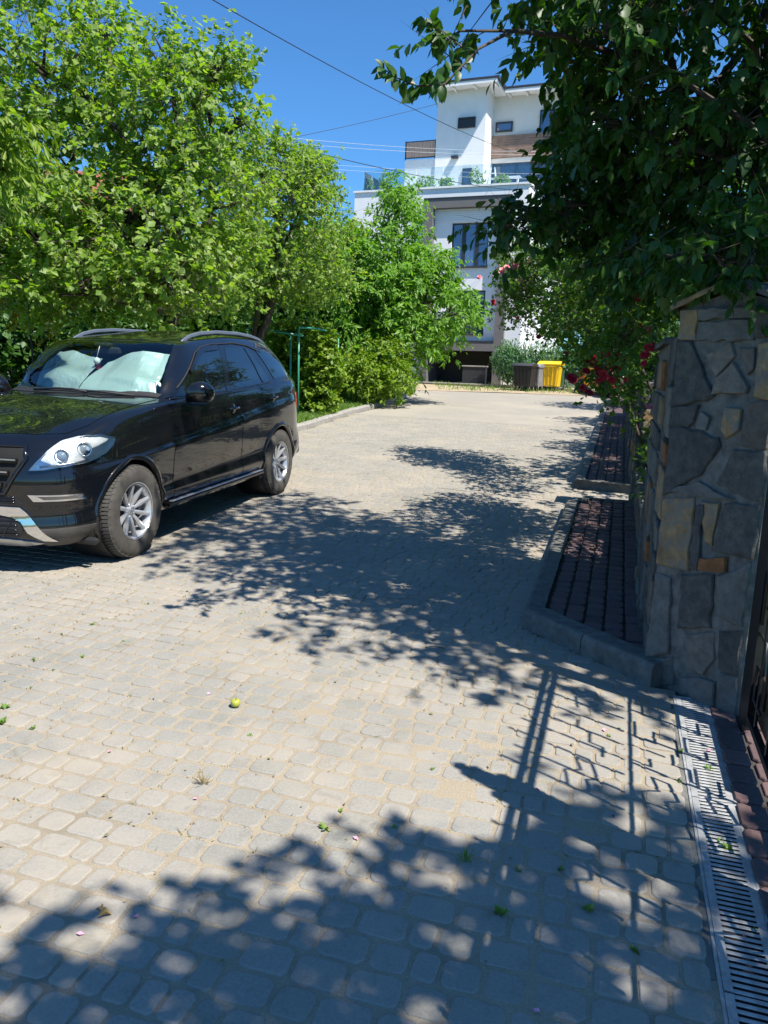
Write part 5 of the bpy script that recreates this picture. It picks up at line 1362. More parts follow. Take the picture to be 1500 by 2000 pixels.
for i, (px, py, s_) in enumerate(weeds):
    o = link_mesh('weed', WM[i % 6], None, ground_at(px, py, -.006)); o.scale = (s_ * rg.uniform(.4, .7),) * 3; o.rotation_euler.z = rg.uniform(0, 6)
    if i in spot: lb = spot[i]
    else:
        best = None
        for (lx, ly, nm) in LMK:
            d = math.hypot(px - lx, py - ly)
            if best is None or d < best[0]: best = (d, lx, ly, nm)
        d, lx, ly, nm = best; an_ = math.degrees(math.atan2(ly - py, px - lx)) % 360
        dr_ = ['right of', 'above and right of', 'above', 'above and left of', 'left of', 'below and left of', 'below', 'below and right of'][int(((an_ + 22.5) % 360) // 45)]
        ds = 'just ' if d < 75 else 'a little way ' if d < 130 else 'well '
        lb = 'small weed ' + ds + dr_ + ' ' + nm
        while lb in WSEEN: lb = lb.replace(lb.split(' ')[0] + ' weed', random.choice(['tiny', 'low', 'thin', 'little', 'faint', 'short']) + ' weed')
        WSEEN.add(lb)
    tag(o, lb, 'weed', 'weeds in the paving joints')
tf = link_mesh('grass_tuft', weed_mesh(31, 1, True), None, ground_at(908, 1685, -.006)); tf.scale = (.055,) * 3; tag(tf, 'pale spiky grass tuft at the edge of the leaf shade, lower middle', 'grass tuft')
M['straw'] = leaf_mat('straw', [(.30, .24, .13), (.38, .30, .16)], trans=.1)
dm = weed_mesh(32, 1, True); dm.materials.clear(); dm.materials.append(M['straw'])
df = link_mesh('dry_tuft', dm, None, ground_at(398, 1535, -.006)); df.scale = (.065,) * 3; tag(df, 'dry straw coloured tuft standing alone on the sunlit paving, with a pink petal beside it', 'grass tuft')
# many tiny scraps: joint moss and litter
M['moss'] = leaf_mat('joint_moss', [(.10, .11, .035), (.14, .15, .05), (.20, .17, .09), (.08, .12, .03)], trans=.1)
pp = []
for (x_, y_, l_, ra_, dz_, tx_, ty_) in place:       # scraps of moss and grass rooted along the joints of the sunny left part
    if not (2.2 < y_ < 9 and x_ < 0.9): continue
    dn = .10 + .32 * max(0, min(1, (-x_ - .2 + wav(x_, y_, 1.6, 77) * 1.4) / 1.8))
    if rg.random() > dn: continue
    for _ in range(rg.randint(3, 12)):
        u_, v_ = (rg.uniform(-.5, .5) * l_, rg.choice((-.5, .5)) * .114) if rg.random() < .6 else (rg.choice((-.5, .5)) * l_, rg.uniform(-.5, .5) * .114)
        q_ = DA * u_ + DB * v_; pp.append((x_ + q_.x, y_ + q_.y, gz(y_) - .006))
blades('joint_moss', pp, .013, M['moss'], wid=.003, lean=.8)
r = np.random.default_rng(71)
n = 900
LX = r.uniform(-4.5, 2.6, n); LY = r.uniform(1.7, 13, n)
keep = np.array([amin((x - W0.x) * DB.x + (y - W0.y) * DB.y) < (x - W0.x) * DA.x + (y - W0.y) * DA.y for x, y in zip(LX, LY)])
LX, LY = LX[keep], LY[keep]; n = len(LX)
an = r.uniform(0, 6.28, n); D_ = np.stack([np.cos(an), np.sin(an), r.uniform(-.1, .3, n)], 1); Nn_ = unit(np.stack([r.normal(size=n) * .3, r.normal(size=n) * .3, np.ones(n)], 1)); Nn_ = unit(Nn_ - D_ * np.sum(Nn_ * D_, -1, keepdims=True))
V, F = leaf_arrays(np.stack([LX, LY, gzv(LY) + .004], 1), unit(D_), Nn_, .016, T_FAR, r, .8)
M['litter'] = pieces_mat('leaf_litter', [(.16, .10, .05), (.28, .2, .1), (.12, .13, .04), (.34, .27, .15)], nvar=.2)
npmesh('leaf_litter', V, F, M['litter'], kind='stuff')
M['fruit'] = plain('unripe_apple', (.34, .36, .05), .4, var=.12, scale=30)
ap = thing('fallen_apple', 'small yellow green unripe apple lying alone on the sunlit paving', 'apple', ground_at(460, 1380, .002))
MB().lathe([(0.0, .004), (.009, .0), (.019, .006), (.0235, .019), (.021, .031), (.012, .0375), (.004, .034), (0, .031)], 18).build('flesh', M['fruit'], ap)
MB().tube([(0, 0, .031), (.002, .001, .040), (.006, .002, .045)], .0012, 5).build('stalk', M['bark'], ap)
M['dryleaf'] = plain('dry_leaf', (.30, .20, .07), .7, var=.3, scale=60)
def dry_leaf(px, py, s_, rz, label):
    V = []; F = []
    for i in range(9):
        u = i / 8; w_ = .34 * math.sin(math.pi * min(1, u * .92 + .04)) ** .8
        for j in range(5):
            v = (j - 2) / 2; V.append((u - .5, v * w_, .30 * (v * w_ / .34) ** 2 * (1 + u) + .10 * math.sin(u * 4) + .02))
    for i in range(8):
        for j in range(4): F.append((5 * i + j, 5 * i + j + 1, 5 * i + j + 6, 5 * i + j + 5))
    o = pydata('dry_leaf', V, F, M['dryleaf'], smooth=True); o.location = ground_at(px, py, .003); o.scale = (s_,) * 3; o.rotation_euler.z = rz; tag(o, label, 'leaf')
dry_leaf(205, 1788, .036, .5, 'curled yellow dry leaf on the paving at the edge of the bottom shadow'); dry_leaf(196, 1775, .024, 2.2, 'smaller curled dry leaf touching the bigger one above the bottom shadow')
PT = [(378, 1558, 'pink petal on the sunlit paving beside the dry straw tuft'), (405, 1357, 'pale pink petal above and left of the fallen green apple'), (165, 1824, 'pink petal below the curled yellow leaf'), (265, 1785, 'purple petal in the shade right of the curled yellow leaf'), (1040, 1970, 'pale petal in the shade at the bottom, right of the middle'),
      (1180, 1428, 'pink petal among the gate scroll shadows'), (1055, 1540, 'pink petal beside the thick post shadow'), (1380, 1465, 'pink petal on the drain grate'), (880, 1195, 'pale petal in the leaf shade, middle of the lane'), (700, 1640, 'small pale petal at the edge of the bottom leaf shade'), (215, 1465, 'tiny mauve petal in the sunlit left part of the paving')]
pm = bpy.data.meshes.new('petal'); pm.from_pydata([(0, 0, 0), (.5, .4, .2), (1, .1, .25), (.55, -.4, .15), (.5, 0, 0)], [], [(0, 4, 1), (4, 2, 1), (4, 3, 2), (0, 3, 4)])
M['petal'] = plain('fallen_petal', (.75, .32, .45), .6); pm.materials.append(M['petal'])
for px, py, lb in PT:
    o = link_mesh('petal', pm, None, ground_at(px, py, .004)); o.scale = (.022,) * 3; o.rotation_euler.z = rg.uniform(0, 6); tag(o, lb, 'petal', 'petals fallen on the paving')
tw = MB().tube([tuple(ground_at(830, 1264, .008)), tuple(ground_at(848, 1262, .012)), tuple(ground_at(868, 1266, .006))], .003, 5).build('twig', M['bark_pale']); tag(tw, 'short pale twig on the paving just below the middle leaf shadow', 'twig')

# ================================================================== BLACK SUV
# car frame: x forward, y to its left, z up, origin on the ground between the axles
car = thing('parked_suv', 'black SUV parked on the paving at the left, nose towards the viewer', 'car', (-2.52, 7.76, 0.053), math.atan2(-2.87, -0.79), ry=rad(1.67))
def paint():
    m, nt, b = newmat('black_car_paint')
    b.inputs['Base Color'].default_value = (0.0035, 0.0042, 0.006, 1)
    b.inputs['Roughness'].default_value = 0.35
    b.inputs['Specular IOR Level'].default_value = 0.08
    b.inputs['Coat Weight'].default_value = 1.0
    b.inputs['Coat Roughness'].default_value = 0.015
    b.inputs['Coat IOR'].default_value = 1.6
    # a film of dust
    n = noise(nt, 2.2, 8, 0.75); r = ramp(nt, n.outputs[0], [(0.35, (0.0035, 0.0042, 0.006)), (0.8, (0.006, 0.0065, 0.007))])
    nt.links.new(r.outputs[0], b.inputs['Base Color'])
    n2 = noise(nt, 90, 2); rr = ramp(nt, n2.outputs[0], [(0.45, (0.008,) * 3), (0.8, (0.05,) * 3)]); nt.links.new(rr.outputs[0], b.inputs['Coat Roughness'])
    return m
M['paint'] = paint()
M['gloss_black'] = plain('gloss_black_trim', (.006, .006, .007), .15, var=.1, coat=.5)
M['matt_black'] = plain('matt_black_plastic', (.015, .015, .016), .6, var=.2, scale=20)
M['grey_plastic'] = plain('dusty_grey_plastic', (.07, .065, .06), .7, var=.3, scale=6)
M['chrome'] = plain('chrome', (.75, .75, .76), .10, metal=1.0, var=.03)
M['satin'] = plain('satin_silver', (.50, .51, .53), .30, metal=.85, var=.05)
M['alloy'] = plain('alloy_silver', (.60, .61, .63), .30, metal=.65, var=.08, scale=12)
M['tyre'] = plain('dusty_tyre', (.062, .057, .05), .85, var=.35, scale=9, bumps=.2)
M['dark_glass'] = win_mat('tinted_glass', (.004, .005, .006), .015)
M['rail_metal'] = plain('roof_rail_grey', (.22, .25, .29), .3, metal=.6, var=.08)
M['windscreen'] = glass_mat('windscreen_glass', (0.74, 0.86, 0.84), 0.035)
M['lamp_glass'] = glass_mat('headlamp_glass', (0.93, 0.96, 0.97), 0.05)
M['sunshade'] = plain('sunshade_foil', (.46, .56, .54), .42, metal=.25, var=.08, scale=3)
M['interior'] = plain('dark_interior', (.02, .021, .023), .8)

def pchip(x, y, xi):
    """monotone cubic through the columns of y"""
    x = np.asarray(x, float); y = np.asarray(y, float)
    h = np.diff(x); d = np.diff(y, axis=0) / h[:, None]
    m = np.zeros_like(y); m[0] = d[0]; m[-1] = d[-1]
    for i in range(1, len(x) - 1):
        w1 = 2 * h[i] + h[i - 1]; w2 = h[i] + 2 * h[i - 1]
        same = d[i - 1] * d[i] > 0
        with np.errstate(divide='ignore', invalid='ignore'):
            hm = (w1 + w2) / (w1 / d[i - 1] + w2 / d[i])
        m[i] = np.where(same, hm, 0)
    k = np.clip(np.searchsorted(x, xi) - 1, 0, len(x) - 2)
    t = ((xi - x[k]) / h[k])[:, None]; H_ = h[k][:, None]
    return ((1 + 2 * t) * (1 - t) ** 2) * y[k] + t * (1 - t) ** 2 * H_ * m[k] + t * t * (3 - 2 * t) * y[k + 1] + t * t * (t - 1) * H_ * m[k + 1]
# columns: outline (x,y), shoulder point, glass base, glass middle, cant rail, roof edge, roof quarter, centre
COL = [
 ((2.34, 0), (2.22, 0, .965), (2.19, 0, .975), (2.17, 0, .982), (2.15, 0, .988), (2.13, 0, .994), (2.11, 0, .998), (2.08, 0, 1.005)),
 ((2.325, .30), (2.21, .29, .96), (2.17, .27, .985), (2.14, .24, 1.0), (2.10, .20, 1.008), (2.06, .14, 1.015), (2.03, .07, 1.02), (2.0, 0, 1.025)),
 ((2.27, .58), (2.15, .55, .955), (2.11, .53, .985), (2.06, .46, 1.01), (2.0, .38, 1.025), (1.95, .26, 1.035), (1.91, .13, 1.042), (1.88, 0, 1.045)),
 ((2.14, .79), (2.02, .73, .965), (1.98, .70, .99), (1.92, .62, 1.02), (1.86, .52, 1.045), (1.80, .36, 1.06), (1.75, .18, 1.07), (1.72, 0, 1.073)),
 ((1.92, .905), (1.84, .83, 1.0), (1.81, .80, 1.025), (1.77, .72, 1.05), (1.72, .60, 1.075), (1.67, .40, 1.09), (1.63, .20, 1.10), (1.60, 0, 1.103)),
 ((1.62, .945), (1.60, .87, 1.055), (1.58, .845, 1.075), (1.55, .76, 1.095), (1.52, .63, 1.11), (1.49, .42, 1.123), (1.46, .2, 1.13), (1.44, 0, 1.132)),
 ((1.25, .945), (1.25, .885, 1.09), (1.25, .865, 1.105), (1.25, .79, 1.125), (1.26, .65, 1.14), (1.28, .44, 1.148), (1.29, .22, 1.153), (1.29, 0, 1.155)),
 ((.76, .935), (.76, .885, 1.115), (.76, .868, 1.13), (.78, .81, 1.145), (.86, .69, 1.158), (.95, .46, 1.166), (1.0, .23, 1.17), (1.02, 0, 1.172)),
 ((.44, .935), (.44, .885, 1.13), (.44, .868, 1.15), (.46, .835, 1.24), (.50, .785, 1.34), (.60, .71, 1.375), (.70, .36, 1.385), (.73, 0, 1.388)),
 ((.08, .935), (.08, .885, 1.14), (.08, .868, 1.16), (.09, .81, 1.36), (.12, .735, 1.535), (.22, .685, 1.60), (.36, .34, 1.625), (.39, 0, 1.63)),
 ((-.3, .94), (-.3, .888, 1.15), (-.3, .868, 1.17), (-.3, .79, 1.39), (-.3, .695, 1.605), (-.3, .62, 1.665), (-.3, .32, 1.70), (-.3, 0, 1.71)),
 ((-.85, .94), (-.85, .888, 1.165), (-.85, .868, 1.185), (-.85, .785, 1.41), (-.85, .68, 1.625), (-.85, .605, 1.69), (-.85, .32, 1.73), (-.85, 0, 1.738)),
 ((-1.4, .96), (-1.4, .89, 1.185), (-1.4, .868, 1.205), (-1.4, .78, 1.42), (-1.4, .668, 1.61), (-1.4, .595, 1.675), (-1.4, .31, 1.715), (-1.4, 0, 1.722)),
 ((-1.85, .945), (-1.85, .875, 1.205), (-1.85, .85, 1.225), (-1.84, .755, 1.42), (-1.83, .64, 1.58), (-1.83, .575, 1.635), (-1.85, .3, 1.67), (-1.86, 0, 1.675)),
 ((-2.18, .885), (-2.15, .81, 1.215), (-2.13, .79, 1.235), (-2.07, .70, 1.40), (-2.01, .60, 1.535), (-2.0, .54, 1.585), (-2.06, .29, 1.615), (-2.08, 0, 1.62)),
 ((-2.37, .72), (-2.31, .67, 1.20), (-2.29, .65, 1.225), (-2.21, .58, 1.38), (-2.13, .50, 1.50), (-2.12, .46, 1.545), (-2.15, .25, 1.575), (-2.17, 0, 1.58)),
 ((-2.46, .38), (-2.38, .36, 1.19), (-2.36, .34, 1.22), (-2.28, .31, 1.37), (-2.2, .27, 1.49), (-2.18, .25, 1.53), (-2.19, .15, 1.555), (-2.2, 0, 1.56)),
 ((-2.48, 0), (-2.40, 0, 1.18), (-2.38, 0, 1.22), (-2.29, 0, 1.37), (-2.21, 0, 1.49), (-2.19, 0, 1.53), (-2.2, 0, 1.555), (-2.2, 0, 1.56)),
]
def smooth(t): t = min(1, max(0, t)); return t * t * (3 - 2 * t)
rows = []
for (ox, oy), *up in COL:
    fw = smooth((ox - 1.55) / .65); rw = smooth((-ox - 1.75) / .5)
    sh = up[0]
    # outward direction of the outline here
    i = COL.index(((ox, oy), *up)); a_ = Vector(COL[max(0, i - 1)][0]); b_ = Vector(COL[min(len(COL) - 1, i + 1)][0]); tn = (a_ - b_)
    nrm = Vector((tn.y, -tn.x)); nrm = nrm.normalized() if nrm.length else Vector((1, 0))
    if oy == 0: nrm = Vector((1, 0)) if ox > 0 else Vector((-1, 0))
    if nrm.y < 0: nrm = -nrm
    side = [(.27, .10), (.36, .035), (.45, .006), (.51, .026), (.66, .010), (.835, -.004), (.872, .020), (.985, .026)]
    tl_ = [0, 0, .0, .03, .05, .068, .068, .03]
    front = [(.20, .16), (.27, .06), (.37, .015), (.48, .03), (.58, .015), (.70, .012), (.82, .035), (.91, .07)]
    rear = [(.30, .12), (.40, .03), (.52, .0), (.64, .01), (.76, .03), (.88, .035), (1.0, .04), (1.1, .06)]
    col = []
    for s_, f_, r_, t_ in zip(side, front, rear, tl_):
        z = t_ * (.9 - max(-1.9, min(1.4, ox))) * (1 - fw - rw) + s_[0] * (1 - fw - rw) + f_[0] * fw + r_[0] * rw; q = s_[1] * (1 - fw - rw) + f_[1] * fw + r_[1] * rw
        if fw < 1 and rw < 1 and s_[0] > .85 and fw < .9: z += (sh[2] - 1.12) * .6 * (1 - fw) * (s_[0] - .78) / .2
        col.append((ox - nrm.x * q, max(0, oy - nrm.y * q) if oy > 0 else 0, z))
    col += [tuple(p) for p in up]
    rows.append(col)
G = np.array(rows)
lift = lambda z: z + .09 * np.clip((z - .92) / .23, 0, 1)
G[:, :, 2] = lift(G[:, :, 2])
#                     # columns x rows x 3
nc, nr = G.shape[:2]
cp = np.concatenate([[0], np.cumsum(np.linalg.norm(np.diff(np.array([c[0] for c in COL]), axis=0), axis=1))])
NU = 230
ui = np.interp(np.linspace(0, 1, NU), np.linspace(0, 1, 1 + 1), [0, cp[-1]])
A1 = pchip(cp, G.reshape(nc, -1), ui).reshape(NU, nr, 3)
rp = np.array([0, .10, .2, .3, .4, .52, .64, .72, .84, .87, 1.09, 1.30, 1.40, 1.72, 2.05]) if nr == 15 else np.arange(nr, dtype=float)
NV = 120
vi = np.linspace(rp[0], rp[-1], NV)
A2 = pchip(rp, A1.transpose(1, 0, 2).reshape(nr, -1), vi).reshape(NV, NU, 3).transpose(1, 0, 2)
WHX = (1.4575, -1.4575); WR = .425; WZ = .385
idx = np.arange(NU * NV).reshape(NU, NV)
Fq = np.stack([idx[:-1, :-1].ravel(), idx[1:, :-1].ravel(), idx[1:, 1:].ravel(), idx[:-1, 1:].ravel()], 1)
BV = A2.reshape(-1, 3)
# a clean copy for projecting panels on to
full_v = np.concatenate([BV, BV * np.array([1, -1, 1])]); full_f = np.concatenate([Fq, Fq[:, ::-1] + len(BV)])
bvh = BVHTree.FromPolygons([Vector(v) for v in full_v], [tuple(f) for f in full_f.tolist()])
# cut wheel arches: drop faces inside, pull the edge on to the circle
def cut_arches(V, F):
    V = V.copy()
    for cx in WHX:
        dx = V[:, 0] - cx; dz = V[:, 2] - WZ; R_ = np.hypot(dx, dz); ins = (R_ < WR) & (V[:, 2] < 1.0) & (np.abs(V[:, 1]) > .55)
        keep = ~ins[F].all(1)
        F = F[keep]
        used = np.zeros(len(V), bool); used[F.ravel()] = True
        mv = ins & used
        f = WR / np.maximum(R_[mv], 1e-3)
        V[mv, 0] = cx + dx[mv] * f; V[mv, 2] = WZ + dz[mv] * f
    return V, F
# windscreen opening, seen from above
WSP = [(.80, .755), (.935, .48), (.99, .24), (1.005, 0), (.99, -.24), (.935, -.48), (.80, -.755), (.50, -.705), (.27, -.63), (.35, -.3), (.375, 0), (.35, .3), (.27, .63), (.50, .705)]
def cut_poly(V, F, poly, zmin):
    P = np.array(poly); n = len(P)
    def inside(x, y):
        c = np.zeros(len(x), bool); j = n - 1
        for i in range(n):
            cond = ((P[i, 1] > y) != (P[j, 1] > y)) & (x < (P[j, 0] - P[i, 0]) * (y - P[i, 1]) / (P[j, 1] - P[i, 1] + 1e-12) + P[i, 0]); c ^= cond; j = i
        return c
    ins = inside(V[:, 0], V[:, 1]) & (V[:, 2] > zmin)
    F2 = F[~ins[F].all(1)]
    used = np.zeros(len(V), bool); used[F2.ravel()] = True
    mv = np.nonzero(ins & used)[0]; V = V.copy()
    for q in mv:
        best = None
        for i in range(n):
            a = P[i]; b = P[(i + 1) % n]; t = np.clip(np.dot(V[q, :2] - a, b - a) / np.dot(b - a, b - a), 0, 1); c = a + (b - a) * t; d = np.linalg.norm(V[q, :2] - c)
            if best is None or d < best[0]: best = (d, c)
        V[q, :2] = best[1]
    return V, F2
V1, F1 = cut_arches(BV, Fq)
V1, F1 = cut_poly(V1, F1, WSP, 1.1)
allV = np.concatenate([V1, V1 * np.array([1, -1, 1])]); allF = np.concatenate([F1, F1[:, ::-1] + len(V1)])
body = npmesh('body', allV, allF[:, ::-1], M['paint'], car, smooth=True)
bm = bmesh.new(); bm.from_mesh(body.data); bmesh.ops.remove_doubles(bm, verts=bm.verts, dist=.0008)
bmesh.ops.dissolve_degenerate(bm, edges=bm.edges, dist=.0004)
bmesh.ops.recalc_face_normals(bm, faces=bm.faces); bm.to_mesh(body.data); bm.free()

DIRS = {'side': (Vector((0, -1, 0)), Vector((1, 0, 0)), UP), 'other': (Vector((0, 1, 0)), Vector((1, 0, 0)), UP), 'top': (Vector((0, 0, -1)), Vector((1, 0, 0)), Vector((0, 1, 0))), 'front': (Vector((-1, 0, 0)), Vector((0, 1, 0)), UP)}
def diag(ang, side=1):
    d = -Vector((math.cos(rad(ang)), side * math.sin(rad(ang)), 0)); r_ = Vector((-math.sin(rad(ang)) , math.cos(rad(ang)) * side, 0)) * 1.0
    return (d, r_, UP)
def surf(p, frame):
    d, r_, u_ = frame
    o = r_ * p[0] + u_ * p[1] - d * 5
    h = bvh.ray_cast(o, d)
    if h[0] is None: return None
    n = h[1] if h[1].dot(d) < 0 else -h[1]
    return h[0], n
def densify(poly, s):
    out = []
    for i, p in enumerate(poly):
        q = poly[(i + 1) % len(poly)]; L = math.dist(p, q); k = max(1, int(L / s))
        for j in range(k): out.append((p[0] + (q[0] - p[0]) * j / k, p[1] + (q[1] - p[1]) * j / k))
    return out
def patch(name, poly, frame, off, mat, parent=car, res=.035, skirt=.012, frac=None):
    """a panel laid over the body: the outline is given in the view along frame[0]"""
    frame = DIRS[frame] if isinstance(frame, str) else frame
    B = densify(poly, res)
    xs = [p[0] for p in B]; ys = [p[1] for p in B]
    pts = list(B); n = len(B)
    x = min(xs) + res / 2
    while x < max(xs):
        y = min(ys) + res / 2
        while y < max(ys):
            if inpoly(x, y, B) and min((x - b[0]) ** 2 + (y - b[1]) ** 2 for b in B) > (res * .45) ** 2: pts.append((x, y))
            y += res
        x += res
    r_ = delaunay_2d_cdt([Vector(p) for p in pts], [], [list(range(n))], 1, 1e-5)
    co, _, fs, vo = r_[0], r_[1], r_[2], r_[3]
    V = []; nn = []
    last = (Vector((0, 0, 0)), Vector((0, 0, 1)))
    for c in co:
        h = surf(c, frame) or last
        last = h; V.append(h[0] + h[1] * off); nn.append(h[1])
    F = [tuple(f) for f in fs]
    # skirt round the rim
    from collections import Counter
    ec = Counter(); dirs = {}
    for f in F:
        for i in range(len(f)):
            a, b = f[i], f[(i + 1) % len(f)]; ec[(min(a, b), max(a, b))] += 1; dirs[(min(a, b), max(a, b))] = (a, b)
    rim = {}
    for k_, c_ in ec.items():
        if c_ == 1:
            for v in k_:
                if v not in rim: rim[v] = len(V); V.append(V[v] - nn[v] * skirt)
    for k_, c_ in ec.items():
        if c_ == 1: a, b = dirs[k_]; F.append((b, a, rim[a], rim[b]))
    o = pydata(name, V, F, mat, parent, smooth=True)
    bm = bmesh.new(); bm.from_mesh(o.data); bmesh.ops.recalc_face_normals(bm, faces=bm.faces)
    bm.faces.ensure_lookup_table()
    f0 = bm.faces[0]
    h = surf((co[0].x, co[0].y), frame)
    if f0.normal.dot(-frame[0]) < 0: bmesh.ops.reverse_faces(bm, faces=bm.faces)
    # crisp rim
    for e in bm.edges:
        if len(e.link_faces) == 2 and e.link_faces[0].normal.angle(e.link_faces[1].normal, 0) > rad(40): e.smooth = False
    bm.to_mesh(o.data); bm.free()
    return o
def strip(name, path, frame, off, w_, mat, parent=car, th=None):
    """a narrow moulding following the body"""
    frame = DIRS[frame] if isinstance(frame, str) else frame
    pts = []
    for i in range(len(path) - 1):
        k = max(1, int(math.dist(path[i], path[i + 1]) / .04))
        for j in range(k): pts.append((path[i][0] + (path[i + 1][0] - path[i][0]) * j / k, path[i][1] + (path[i + 1][1] - path[i][1]) * j / k))
    pts.append(path[-1]); out = []
    for p in pts:
        h = surf(p, frame)
        if h: out.append(h[0] + h[1] * off)
    return MB().tube(out, w_, 5).build(name, mat, parent, recalc=False)
for sname, s in (('side', 1), ('other', -1)):
    # doors
    fd = patch('front_door', [(.84, .38), (.84, .70), (.81, 1.0), (.75, 1.17), (.35, 1.20), (-.375, 1.22), (-.46, 1.08), (-.49, .8), (-.49, .38)], sname, .0035, M['paint'])
    rdp = [(-.502, .38), (-.502, .8), (-.472, 1.08), (-.388, 1.22), (-.9, 1.24), (-1.36, 1.27), (-1.42, 1.17), (-1.40, 1.0), (-1.16, .84), (-1.02, .70), (-.97, .56), (-.965, .38)]
    rd_ = patch('rear_door', rdp, sname, .0035, M['paint'])
    # glass
    fg = patch('front_window', [(.64, 1.245), (.36, 1.42), (.12, 1.585), (.0, 1.64), (-.12, 1.655), (-.43, 1.675), (-.265, 1.255)], sname, .006, M['dark_glass'], fd)
    patch('front_window_sail', [(.76, 1.235), (.66, 1.245), (.50, 1.33)], sname, .006, M['gloss_black'], fd)
    patch('rear_window', [(-.38, 1.262), (-.545, 1.672), (-.98, 1.672), (-1.14, 1.29)], sname, .006, M['dark_glass'], rd_)
    patch('rear_window', [(-1.175, 1.293), (-1.015, 1.668), (-1.10, 1.655), (-1.36, 1.31)], sname, .006, M['dark_glass'], rd_)
    patch('pillar_trim', [(-.275, 1.24), (-.435, 1.69), (-.54, 1.69), (-.37, 1.245)], sname, .0075, M['gloss_black'], fd)
    strip('window_trim', [(.76, 1.225), (.3, 1.238), (-.3, 1.248), (-.8, 1.266), (-1.38, 1.30)], sname, .004, .007, M['gloss_black'])
    strip('roof_drip', [(.58, 1.31), (.36, 1.45), (.1, 1.62), (-.06, 1.675), (-.3, 1.70), (-.8, 1.715), (-1.12, 1.69), (-1.4, 1.62)], sname, .004, .008, M['matt_black'])
    patch('wind_deflector', [(.33, 1.465), (.10, 1.61), (-.01, 1.66), (-.12, 1.675), (-.40, 1.69), (-.39, 1.645), (-.1, 1.63), (.0, 1.61), (.12, 1.56), (.32, 1.43)], sname, .022, M['gloss_black'], fd, skirt=.016)
    patch('quarter_window', [(-1.50, 1.325), (-1.29, 1.64), (-1.6, 1.635), (-1.80, 1.585), (-1.99, 1.36)], sname, .005, M['dark_glass'])
    # handles
    for hx, hz, pr in ((-.33, 1.075, fd), (-1.27, 1.13, rd_)):
        q = surf((hx, hz), DIRS[sname]); c_ = q[0] + q[1] * .03
        MB().tube([c_ + Vector((.10, -s * .02, -.004)), c_ + Vector((.07, 0, 0)), c_, c_ + Vector((-.07, 0, .004)), c_ + Vector((-.10, -s * .02, .006))], [.011, .013, .014, .013, .011], 8).build('handle', M['paint'], pr, recalc=False)
        q2 = surf((hx, hz), DIRS[sname])
        MB().lathe([(0, .002), (.045, .004), (.05, .001)], 16, Matrix.Translation(q2[0] + q2[1] * .003) @ q2[1].to_track_quat('Z', 'Y').to_matrix().to_4x4()).build('handle_cup', M['gloss_black'], pr)
    # sill board and side step
    MB().box((-.02, s * .885, .325), (1.95, .12, .055), bev=.02).build('sill', M['gloss_black'], car)
    MB().box((-.02, s * .935, .358), (1.9, .035, .014), bev=.005).build('sill_trim', M['satin'], car)
    # swage lines
    # arch lips and liners
    for cx in WHX:
        V = []; F = []; n_ = 33
        for i in range(n_):
            a = rad(-18 + 216 * i / (n_ - 1)); x_ = cx + WR * math.cos(a); z_ = WZ + WR * math.sin(a)
            h = None
            for rr in (1.02, 1.05, 1.08):
                h = surf((cx + WR * rr * math.cos(a), max(.28, WZ + WR * rr * math.sin(a))), DIRS[sname])
                if h: break
            yb = abs(h[0].y) if h else .93
            yb = max(yb, .88)
            for (dr_, dy) in ((.030, -.010), (.022, .012), (.0, .014), (-.014, .004), (-.018, -.03), (-.012, -.35)):
                V.append((cx + (WR + dr_) * math.cos(a), s * (yb + dy), WZ + (WR + dr_) * math.sin(a)))
        for i in range(n_ - 1):
            for k in range(5): F.append((6 * i + k, 6 * i + k + 1, 6 * i + 7 + k, 6 * i + 6 + k))
        MB().add(V, F, True).build('arch_flare', M['paint'], car)
        MB().lathe([(WR - .02, -.17), (WR - .02, .17), (0.0, .17)], 28, Matrix.Translation((cx, s * .70, WZ)) @ Matrix.Rotation(rad(90 * s), 4, 'X')).build('wheel_well', M['matt_black'], car)
    # wing mirror
    mp = surf((.60, 1.2), DIRS[sname])[0]
    m = MB()
    ss = []
    import itertools
    nn_ = 14
    V = []; F = []
    for i, (yy, hx, hz, cx_, cz_) in enumerate([(.0, .03, .03, .0, -.02), (.03, .07, .06, .02, .02), (.08, .10, .088, .02, .055), (.15, .108, .095, .01, .06), (.20, .10, .085, -.005, .055), (.235, .075, .06, -.015, .05), (.25, .03, .025, -.02, .05)]):
        for k in range(nn_):
            a = 2 * math.pi * k / nn_; ca, sa = math.cos(a), math.sin(a)
            px_ = math.copysign(abs(ca) ** .75, ca) * hx; pz_ = math.copysign(abs(sa) ** .75, sa) * hz
            if px_ < 0: px_ *= .55
            V.append((mp.x + .0 + cx_ + px_, s * (.94 + yy), 1.235 + cz_ + pz_))
    for i in range(6):
        for k in range(nn_): F.append((i * nn_ + k, i * nn_ + (k + 1) % nn_, (i + 1) * nn_ + (k + 1) % nn_, (i + 1) * nn_ + k))
    F += [tuple(range(nn_ - 1, -1, -1)), tuple(6 * nn_ + k for k in range(nn_))]
    mr = MB().add(V, F, True).build('wing_mirror', M['gloss_black'], car)
    MB().bar((mp.x + .0, s * .87, 1.185), (mp.x + .0, s * 1.15, 1.185), .075, .022).build('mirror_foot', M['gloss_black'], mr)
    MB().bar((mp.x + .115, s * 1.03, 1.27), (mp.x + .09, s * 1.17, 1.275), .016, .012).build('indicator', M['lamp_glass'], mr)
    MB().box((mp.x - .052, s * 1.07, 1.29), (.004, .17, .12)).build('mirror_glass', M['chrome'], mr)
    # roof rail
    pts = []
